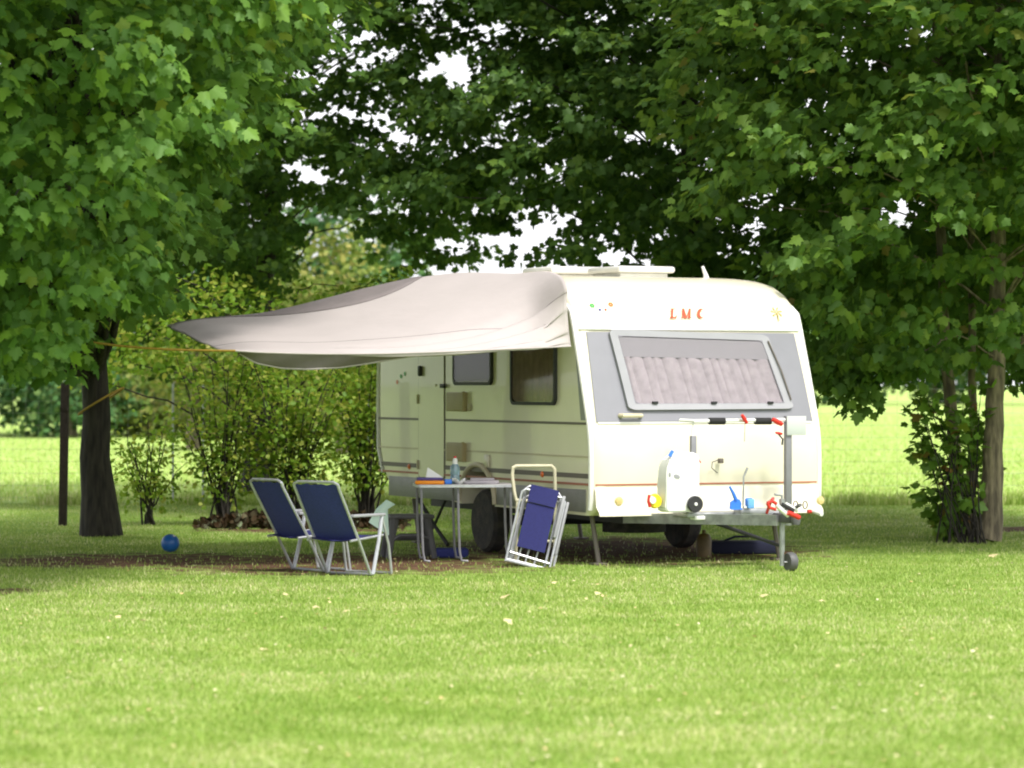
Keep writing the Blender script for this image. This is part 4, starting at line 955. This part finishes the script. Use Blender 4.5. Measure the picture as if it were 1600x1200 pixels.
def gen_lawn(n):
    u = rng.random(n); y = 12.3 * (42 / 12.3) ** (u ** .85); x = rng.uniform(-1, 1, n) * (y * .175 + .3)
    k = dirt_shade_keep(x, y) & ~((y > 28.5) & (rng.random(n) < .3)); return x[k], y[k]
tag(blades('grass', 420000, gen_lawn, .010, .034, .0035, M['blade'], 1.1), 'short mown lawn grass covering the camping pitch', 'grass')
def gen_edge(n):
    y = 41.2 + rng.gamma(1.6, .45, n); x = rng.uniform(-8, 9, n); k = rng.random(n) < .5 + .5 * np.sin(x * 3 + np.sin(x * 7)) ; return x[k], y[k]
tag(blades('long_grass', 18000, gen_edge, .05, .20, .006, M['blade'], .6), 'taller unmown grass along the wire fence', 'grass')
def gen_field(n):
    u = rng.random(n); y = 42.5 * (160 / 42.5) ** u; x = rng.uniform(-1, 1, n) * (y * .18); return x, y
tag(blades('meadow_grass', 90000, gen_field, .03, .10, .010, M['blade_long'], .7), 'pale sunlit meadow grass beyond the fence', 'grass')
# dark low leaf litter mound at the shrubs' feet
def gen_lit(n): 
    x = rng.uniform(-3.5, -1.2, n); y = rng.normal(35.2, .3, n); return x, y
x, y = gen_lit(2600); P = np.stack([x, y, rng.random(len(x)) * .16 * np.clip(1 - ((x + 2.4) / 1.3) ** 2, .1, 1)], 1)
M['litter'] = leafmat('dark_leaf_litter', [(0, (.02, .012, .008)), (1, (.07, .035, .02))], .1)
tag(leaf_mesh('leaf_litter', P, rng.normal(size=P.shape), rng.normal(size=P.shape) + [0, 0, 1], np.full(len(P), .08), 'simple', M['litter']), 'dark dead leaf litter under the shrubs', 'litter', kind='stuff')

n_ = 700; y = 12.5 * (30 / 12.5) ** rng.random(n_); x = rng.uniform(-1, 1, n_) * (y * .17)
tag(leaf_mesh('straw_litter', np.stack([x, y, np.full(n_, .028)], 1), np.column_stack([rng.normal(size=(n_, 2)), np.full(n_, .1)]), rng.normal(size=(n_, 3)) * .3 + [0, 0, 1], rng.uniform(.012, .032, n_), 'simple', M['leaf_dry']), 'tiny dry straw and leaf bits scattered in the lawn', 'litter', kind='stuff')
# fallen leaves on the lawn, each its own thing
protoL = None
spots = [(783, 938, .075, 'largest pale fallen leaf near the middle of the lawn'), (792, 978, .065, 'pale fallen leaf just below the largest one'), (450, 935, .05, 'pale fallen leaf in front of the left chair'),
         (495, 955, .05, 'fallen leaf in front of the right chair'), (538, 960, .05, 'fallen leaf right of the one before the chairs'), (450, 938, .04, None), (228, 975, .05, 'fallen leaf on the left lawn below the blue ball'),
         (180, 970, .05, 'brownish fallen leaf on the far left lawn'), (1168, 910, .05, 'fallen leaf in front of the drawbar'), (1190, 935, .06, 'pale fallen leaf below the jockey wheel, left side'),
         (1286, 945, .045, 'fallen leaf on the right lawn below the jockey wheel'), (1545, 872, .09, 'dry upright leaf beside the foot of the multi-stemmed maple'), (930, 932, .05, 'fallen leaf on the lawn in front of the caravan corner'),
         (408, 1020, .05, 'orange-brown fallen leaf alone on the left foreground lawn'), (862, 915, .05, 'small fallen leaf below the folded chair')]
for i, (px_, py_, s_, lb) in enumerate(spots):
    if lb is None: continue
    g = G(px_, py_)
    if protoL is None:
        o = leaf_mesh('fallen_leaf', np.zeros((1, 3)), np.array([[1., .2, .25]]), np.array([[-.25, -.35, 1.]]), np.ones(1), 'maple', M['leaf_dry']); protoL = o
    else: o = protoL.copy(); sc.collection.objects.link(o)
    o.location = (g.x, g.y, .03); o.scale = (s_, s_, s_); o.rotation_euler = (rnd.uniform(-.3, .3), rnd.uniform(-.3, .3), rnd.uniform(0, 6.28)); tag(o, lb, 'leaf', 'fallen leaves on the lawn')

# ------------------------------------------------------------------ fence, posts
fp = W(98, 600, 35.0); b = MB(); b.box((-.045, -.045, 0), (.045, .045, 1.62), .01)
b.box((-.045, -.055, 1.3), (.045, -.044, 1.34)); o = b.build('fence_post', M['post']); o.location = (G(98, 822).x, G(98, 822).y, 0); o.rotation_euler = (0, R(1), 0)
tag(o, 'dark wooden post standing left of the big trunk', 'post')
FY = 41.6
fn = thing('wire_fence', 'thin wire mesh fence with slim posts between the lawn and the meadow', 'fence', (0, FY, 0))
b = MB()
for z in np.arange(.1, 1.55, .16): b.tube([(-9, 0, z), (0, 0, z - .02), (9.5, 0, z)], .0018, 4)
for x in np.arange(-9, 9.5, .17): b.tube([(x, 0, .02), (x, 0, 1.5)], .0012, 4)
b.build('wire_mesh', M['wire'], fn)
for x in (-8.4, -4.5, -4.1, -1.9, 7.2):
    b = MB(); b.tube([(x, .02, 0), (x, .02, 1.6)], .014, 8); b.build('post', M['darkplastic'] if x > 0 else M['steel'], fn)
# straps on the left tree
b = MB(); tz = W(140, 640, 33).z
b.tube([Vector((b1[0] + .235 * math.cos(R(a)), b1[1] + .235 * math.sin(R(a)), 1.42 + .14 * math.cos(R(a)))) for a in range(0, 360, 20)], .012, 6, closed=True)
tag(b.build('tree_strap', M['rope']), 'ochre strap tied slantwise round the big left trunk', 'strap')

# ------------------------------------------------------------------ camping chairs
def chair(label, loc, rz):
    t = thing('camping_chair', label, 'chair', loc, rz, 'open blue camping chairs')
    HWD = .235
    for s in (-1, 1):
        y = s * HWD
        b = MB(); b.tube([(-.33, y, .77), (-.32, y, .74), (-.05, y, .29), (.10, y, .0125)], .0125, 8); b.build('back_tube', M['alu'], t)
        b = MB(); b.tube([(.24, y * 1.04, .50), (.20, y * 1.04, .30), (.12, y * 1.04, .0125)], .017, 8); b.build('front_leg', M['alu'], t)
        b = MB(); b.tube([(.24, y * 1.04, .49), (.33, y * 1.04, .25), (.37, y * 1.04, .0125)], .0115, 8); b.build('brace_leg', M['alu'], t)
        b = MB(); b.box((-.16, y * 1.04 - .022, .495), (.27, y * 1.04 + .022, .52), .009); b.build('armrest', M['wframe'], t)
        b = MB(); b.tube([(-.16, y * .98, .30), (.27, y * .98, .335)], .011, 8); b.build('seat_rail', M['alu'], t)
    b = MB(); b.tube([(.37, -HWD * 1.04, .0125), (.37, HWD * 1.04, .0125)], .0115, 8); b.build('foot_bar', M['alu'], t); b = MB(); b.tube([(.12, -HWD * 1.04, .0125), (.12, HWD * 1.04, .0125)], .0115, 8); b.build('foot_bar', M['alu'], t); b = MB()
    b.tube([(-.33, -HWD, .77), (-.335, -HWD * .8, .79), (-.335, HWD * .8, .79), (-.33, HWD, .77)], .0125, 8); b.build('top_bar', M['alu'], t)
    b = MB()
    def bk(s, q):
        z = .30 + .47 * s; x = -.045 - .28 * s; sag = .03 * math.sin(math.pi * s) * math.sin(math.pi * q)
        n = Vector((-.85, 0, -.5)).normalized(); return Vector((x, (q - .5) * 2 * (HWD - .012), z)) + n * sag + Vector((0, 0, .006 * math.sin(q * 19) * s)), -n
    b.slab(bk, 10, 8, .006); b.build('backrest', M['bluefab'], t, angle=70)
    b = MB()
    def se(s, q):
        sag = .035 * math.sin(math.pi * q) * math.sin(math.pi * min(1, s + .2) * .9); return Vector((-.12 + .39 * s, (q - .5) * 2 * (HWD - .014), .315 + .025 * s - sag)), Vector((0, 0, 1))
    b.slab(se, 8, 8, .006); b.build('seat', M['bluefab2'], t, angle=70)
    return t
ch = chair('blue camping chair standing nearest the table, seen from behind', (W(533, 0, 26.2).x, 26.2, 0), R(54))
c2_ = ch.copy(); sc.collection.objects.link(c2_); c2_['label'] = 'blue camping chair standing left of and behind the other open one'
for k in list(ch.children):
    q = k.copy(); sc.collection.objects.link(q); q.parent = c2_
c2_.location = (W(466, 0, 26.75).x, 26.75, 0); c2_.rotation_euler = (0, 0, R(38))

# folded blue lounger/chair leaning on the caravan side
fc = thing('folded_chair', 'folded blue chair with pale metal frame, propped upright beside the caravan', 'chair', (W(822, 0, 27.45).x, 27.45, 0), R(4), rx=R(-9), ry=R(14))
def loop(x0, x1, z0, z1, y, r, m, nm, top=True):
    b = MB(); pts = [(x0, y, z0), (x0, y, z1 - .03), (x0 + .03, y, z1), (x1 - .03, y, z1), (x1, y, z1 - .03), (x1, y, z0)]
    b.tube(pts, r, 8); return b.build(nm, m, fc)
loop(-.16, .16, .03, .70, 0, .011, M['alu'], 'frame_tube'); loop(-.19, .20, .0, .66, -.045, .011, M['alu'], 'frame_tube'); loop(-.14, .24, .02, .63, .05, .011, M['alu'], 'frame_tube')
b = MB()
for y in (-.07, .03): b.box((.165, y, .30), (.195, y + .035, .68), .008); b.box((.215, y + .03, .16), (.24, y + .06, .64), .008)
b.build('armrest', M['wframe'], fc)
b = MB(); b.box((-.19, -.06, .0), (.20, -.03, .03), .008); b.tube([(-.17, -.03, .09), (.20, -.03, .07)], .011, 8)
for x in (-.09, -.02, .06): b.tube([(x, -.03, .03), (x + .01, -.03, .16)], .008, 6)
b.build('cross_bar', M['alu'], fc)
b = MB(); b.slab(lambda s, q: (Vector((-.125 + .25 * s, -.065 - .008 * math.sin(math.pi * s), .15 + .40 * q)), Vector((0, -1, 0))), 6, 8, .02); b.build('seat', M['bluefab2'], fc)
b = MB(); b.slab(lambda s, q: (Vector((-.125 + .25 * s, -.075 - .012 * math.sin(math.pi * s), .555 + .155 * q)), Vector((0, -1, 0))), 6, 6, .035); b.build('backrest', M['bluefab2'], fc)

# cream tubular frame behind it
ct = thing('tube_frame', 'cream tubular frame standing behind the folded blue chair', 'frame', (W(835, 0, 27.9).x, 27.9, 0), R(10))
kz = lambda py: CAMH + (600 - py) / F * 27.9; kx = lambda px: (px - 835) / F * 27.9
b = MB(); b.tube([(kx(830), 0, kz(783)), (kx(806), 0, kz(781)), (kx(803), 0, kz(768)), (kx(800), .01, kz(742)), (kx(801), 0, kz(731)), (kx(806), 0, kz(728)), (kx(862), 0, kz(728)), (kx(867), 0, kz(733)), (kx(868), 0, kz(765)), (kx(868), .02, 0.012)], .017, 10)
b.build('upper_loop', M['cream'], ct)
b = MB(); b.tube([(kx(808), .0, kz(783)), (kx(806), .02, 0.012)], .015, 8); b.tube([(kx(806), .02, .2), (kx(868), .02, .2)], .012, 8); b.build('stand', M['cream'], ct)

# ------------------------------------------------------------------ camping table and what lies on it
TZ = .70; TY = 28.35
TX0, TX1 = W(646, 0, TY).x, W(802, 0, TY).x
tb = thing('camping_table', 'pale folding camping table with bent metal legs in front of the caravan side', 'table', ((TX0 + TX1) / 2, TY, 0), R(6))
hw_ = (TX1 - TX0) / 2 - .02
b = MB(); b.box((-hw_, -.29, TZ - .022), (hw_, .29, TZ), .008); b.build('table_top', M['tabletop'], tb)
b = MB(); b.ringprism([(x, y, TZ - .026) for x, y in rrect(-hw_ - .008, hw_ + .008, -.298, .298, .03)], [(x, y, TZ - .026) for x, y in rrect(-hw_ + .004, hw_ - .004, -.286, .286, .02)], (0, 0, .024)); b.build('rim', M['alu'], tb)
for sx, ft in ((-hw_ + .03, .05), (-hw_ + .36, .06), (hw_ - .03, .05)):
    for sy in (-.26, .26):
        b = MB(); b.tube([(sx, sy, TZ - .03), (sx + .005, sy, .35), (sx + .015, sy, .10), (sx + .03, sy, .02), (sx + .03 + ft, sy, .012)], .012, 8); b.build('leg', M['greypaint'], tb)
def on_table(px, dy=0.0):
    return (W(px, 0, TY + dy).x, TY + dy, TZ)
o_ = thing('water_bottle', 'clear blue-tinted water bottle with a white and red cap standing on the table', 'bottle', on_table(711, -.1), 0)
M['bottle'] = mat('blue_clear_plastic', (.35, .52, .60), .15, coat=.5); M['bottle'].node_tree.nodes['Principled BSDF'].inputs['Transmission Weight'].default_value = .55
b = MB(); b.lathe([(.0, .001), (.040, .004), (.044, .02), (.043, .07), (.040, .08), (.044, .09), (.044, .14), (.036, .165), (.018, .19), (.014, .205), (0, .205)], n=20); b.build('body', M['bottle'], o_)
b = MB(); b.lathe([(.026, .165), (.024, .215), (.016, .232), (0, .232)], n=16); b.build('cap', M['white'], o_)
b = MB(); b.lathe([(.014, .2325), (.012, .25), (0, .25)], n=12); b.build('spout', M['redp'], o_)
b = MB(); b.box((-.13, -.11, .0), (.13, .11, .035), .012); tr = b.build('orange_tray', M['orangep']); tr.location = on_table(673, -.16); tr.rotation_euler = (0, 0, R(-6)); tag(tr, 'flat orange box lying at the left end of the table', 'box')
b = MB(); b.box((-.12, -.09, 0), (.11, .09, .024), .004); tr = b.build('book', M['purple']); p = on_table(672, -.15); tr.location = (p[0], p[1], TZ + .0365); tr.rotation_euler = (0, 0, R(5)); tag(tr, 'dark purple book lying on the orange box', 'book')
b = MB(); p = on_table(676, -.15)
for q in ([(-.06, -.04, 0), (.09, -.05, .0), (-.045, .0, .085)], [(.09, -.05, 0), (.08, .06, 0), (-.045, .0, .085)], [(.08, .06, 0), (-.06, .05, 0), (-.045, .0, .085)], [(-.06, .05, 0), (-.06, -.04, 0), (-.045, 0, .085)]):
    b.prism(q, (0, 0, .004))
tr = b.build('crumpled_paper', M['paper'], smooth=False); tr.location = (p[0], p[1], TZ + .061); tag(tr, 'white crumpled paper standing in a peak on the purple book', 'paper')
b = MB(); b.box((-.035, -.05, 0), (.035, .05, .045), .012); tr = b.build('blue_pouch', M['bluep']); tr.location = on_table(699, -.17); tr.rotation_euler = (0, 0, R(15)); tag(tr, 'small bright blue pouch between the orange box and the bottle', 'pouch')
b = MB(); b.slab(lambda s, q: (Vector((-.06 + .12 * s, -.05 + .1 * q, .012 + .018 * math.sin(7 * s + 2 * q) + .012 * math.cos(9 * q))), Vector((0, 0, 1))), 8, 8, .003); tr = b.build('napkin', M['paper']); p = on_table(717, -.2); tr.location = (p[0], p[1], TZ + .016); tag(tr, 'white crumpled napkin in front of the water bottle', 'napkin')
b = MB(); b.box((-.16, -.13, 0), (.16, .13, .03), .012); b.box((-.10, -.08, .03), (.12, .09, .05), .008); tr = b.build('folded_cloth', mat('lilac_cloth', (.5, .46, .5), .9, bump=.3)); tr.location = on_table(752, .03); tag(tr, 'pale lilac folded cloth on the right half of the table', 'cloth')

# dark stool with stout legs, mint towel over its end
SX, SY = W(638, 0, 28.9).x, 28.9
st_ = thing('plastic_stool', 'dark grey plastic stool with thick arched legs under the left end of the table', 'stool', (SX, SY, 0), R(12))
b = MB(); b.box((-.20, -.16, .36), (.22, .16, .40), .015); b.build('seat', M['darkplastic'], st_)
for sx in (-1, 1):
    for sy in (-1, 1):
        b = MB(); b.tube([(sx * .15, sy * .12, .36), (sx * .18, sy * .14, .2), (sx * .215, sy * .16, .0)], [.045, .035, .028], 8); b.build('leg', M['darkplastic'], st_)
b = MB(); b.tube([(-.18, -.15, .17), (-.1, -.15, .21), (.1, -.15, .21), (.18, -.15, .17)], .02, 8); b.tube([(-.18, .15, .17), (.18, .15, .17)], .02, 8); b.build('stretcher', M['darkplastic'], st_)
mt = MB(); Yt = 28.35
q = [W(603, 781, Yt), W(616, 788, Yt + .1), W(604, 796, Yt), W(606, 836, Yt - .05), W(576, 816, Yt - .1), W(588, 795, Yt)]
cx = sum((Vector(v) for v in q), Vector()) / 6
mt.prism([Vector(v) - cx for v in q], (0.01, .014, 0)); o = mt.build('mint_towel', M['mint']); o.location = cx; tag(o, 'pale mint towel hanging in a point off the dark stool', 'towel')
b = MB(); b.box((-.16, -.10, 0), (.16, .10, .09), .03); o = b.build('blue_bag', M['bluefab']); g = W(705, 0, 28.9); o.location = (g.x, 28.9, 0); tag(o, 'flat dark blue bag on the ground under the table', 'bag')
# ball
b = MB(); bmesh.ops.create_uvsphere(b.bm, u_segments=28, v_segments=18, radius=.087); o = b.build('ball', M['ballm']); g = G(266, 863); o.location = (g.x, g.y, .087); o.rotation_euler = (R(20), R(30), 0)
tag(o, 'small blue ball lying on the grass near the left tree', 'ball')
b = MB(); b.lathe([(0.0, -.001), (.012, 0), (.012, .003), (0, .004)], (0, 0, .086), n=10); b.build('valve', M['white'], o)
# things under the caravan
for (px_, py_, Y_, r_, m_, lb, nm) in ((1100, 868, 29.0, .07, 'rusty', 'small ochre canister on the ground under the caravan', 'canister'),):
    M['rusty'] = mat('ochre_paint', (.13, .08, .02), .5, var=.4)
    g = W(px_, 0, Y_); b = MB(); b.lathe([(0, 0), (r_, .0), (r_, .17), (r_ * .7, .21), (r_ * .25, .22), (r_ * .25, .25), (0, .25)], n=18); o = b.build(nm, M[m_]); o.location = (g.x, Y_, 0); tag(o, lb, 'canister')
M['dknavy'] = mat('dark_navy_canvas', (.012, .014, .04), .9)
b = MB(); b.box((-.35, -.14, 0), (.35, .14, .12), .03); b.tube([(-.2, 0, .12), (-.1, 0, .16), (.1, 0, .16), (.2, 0, .12)], .012, 6); o = b.build('storage_bag', M['dknavy']); g = W(1165, 0, 29.6); o.location = (g.x, 29.6, 0); tag(o, 'dark navy storage bag under the caravan front', 'bag')
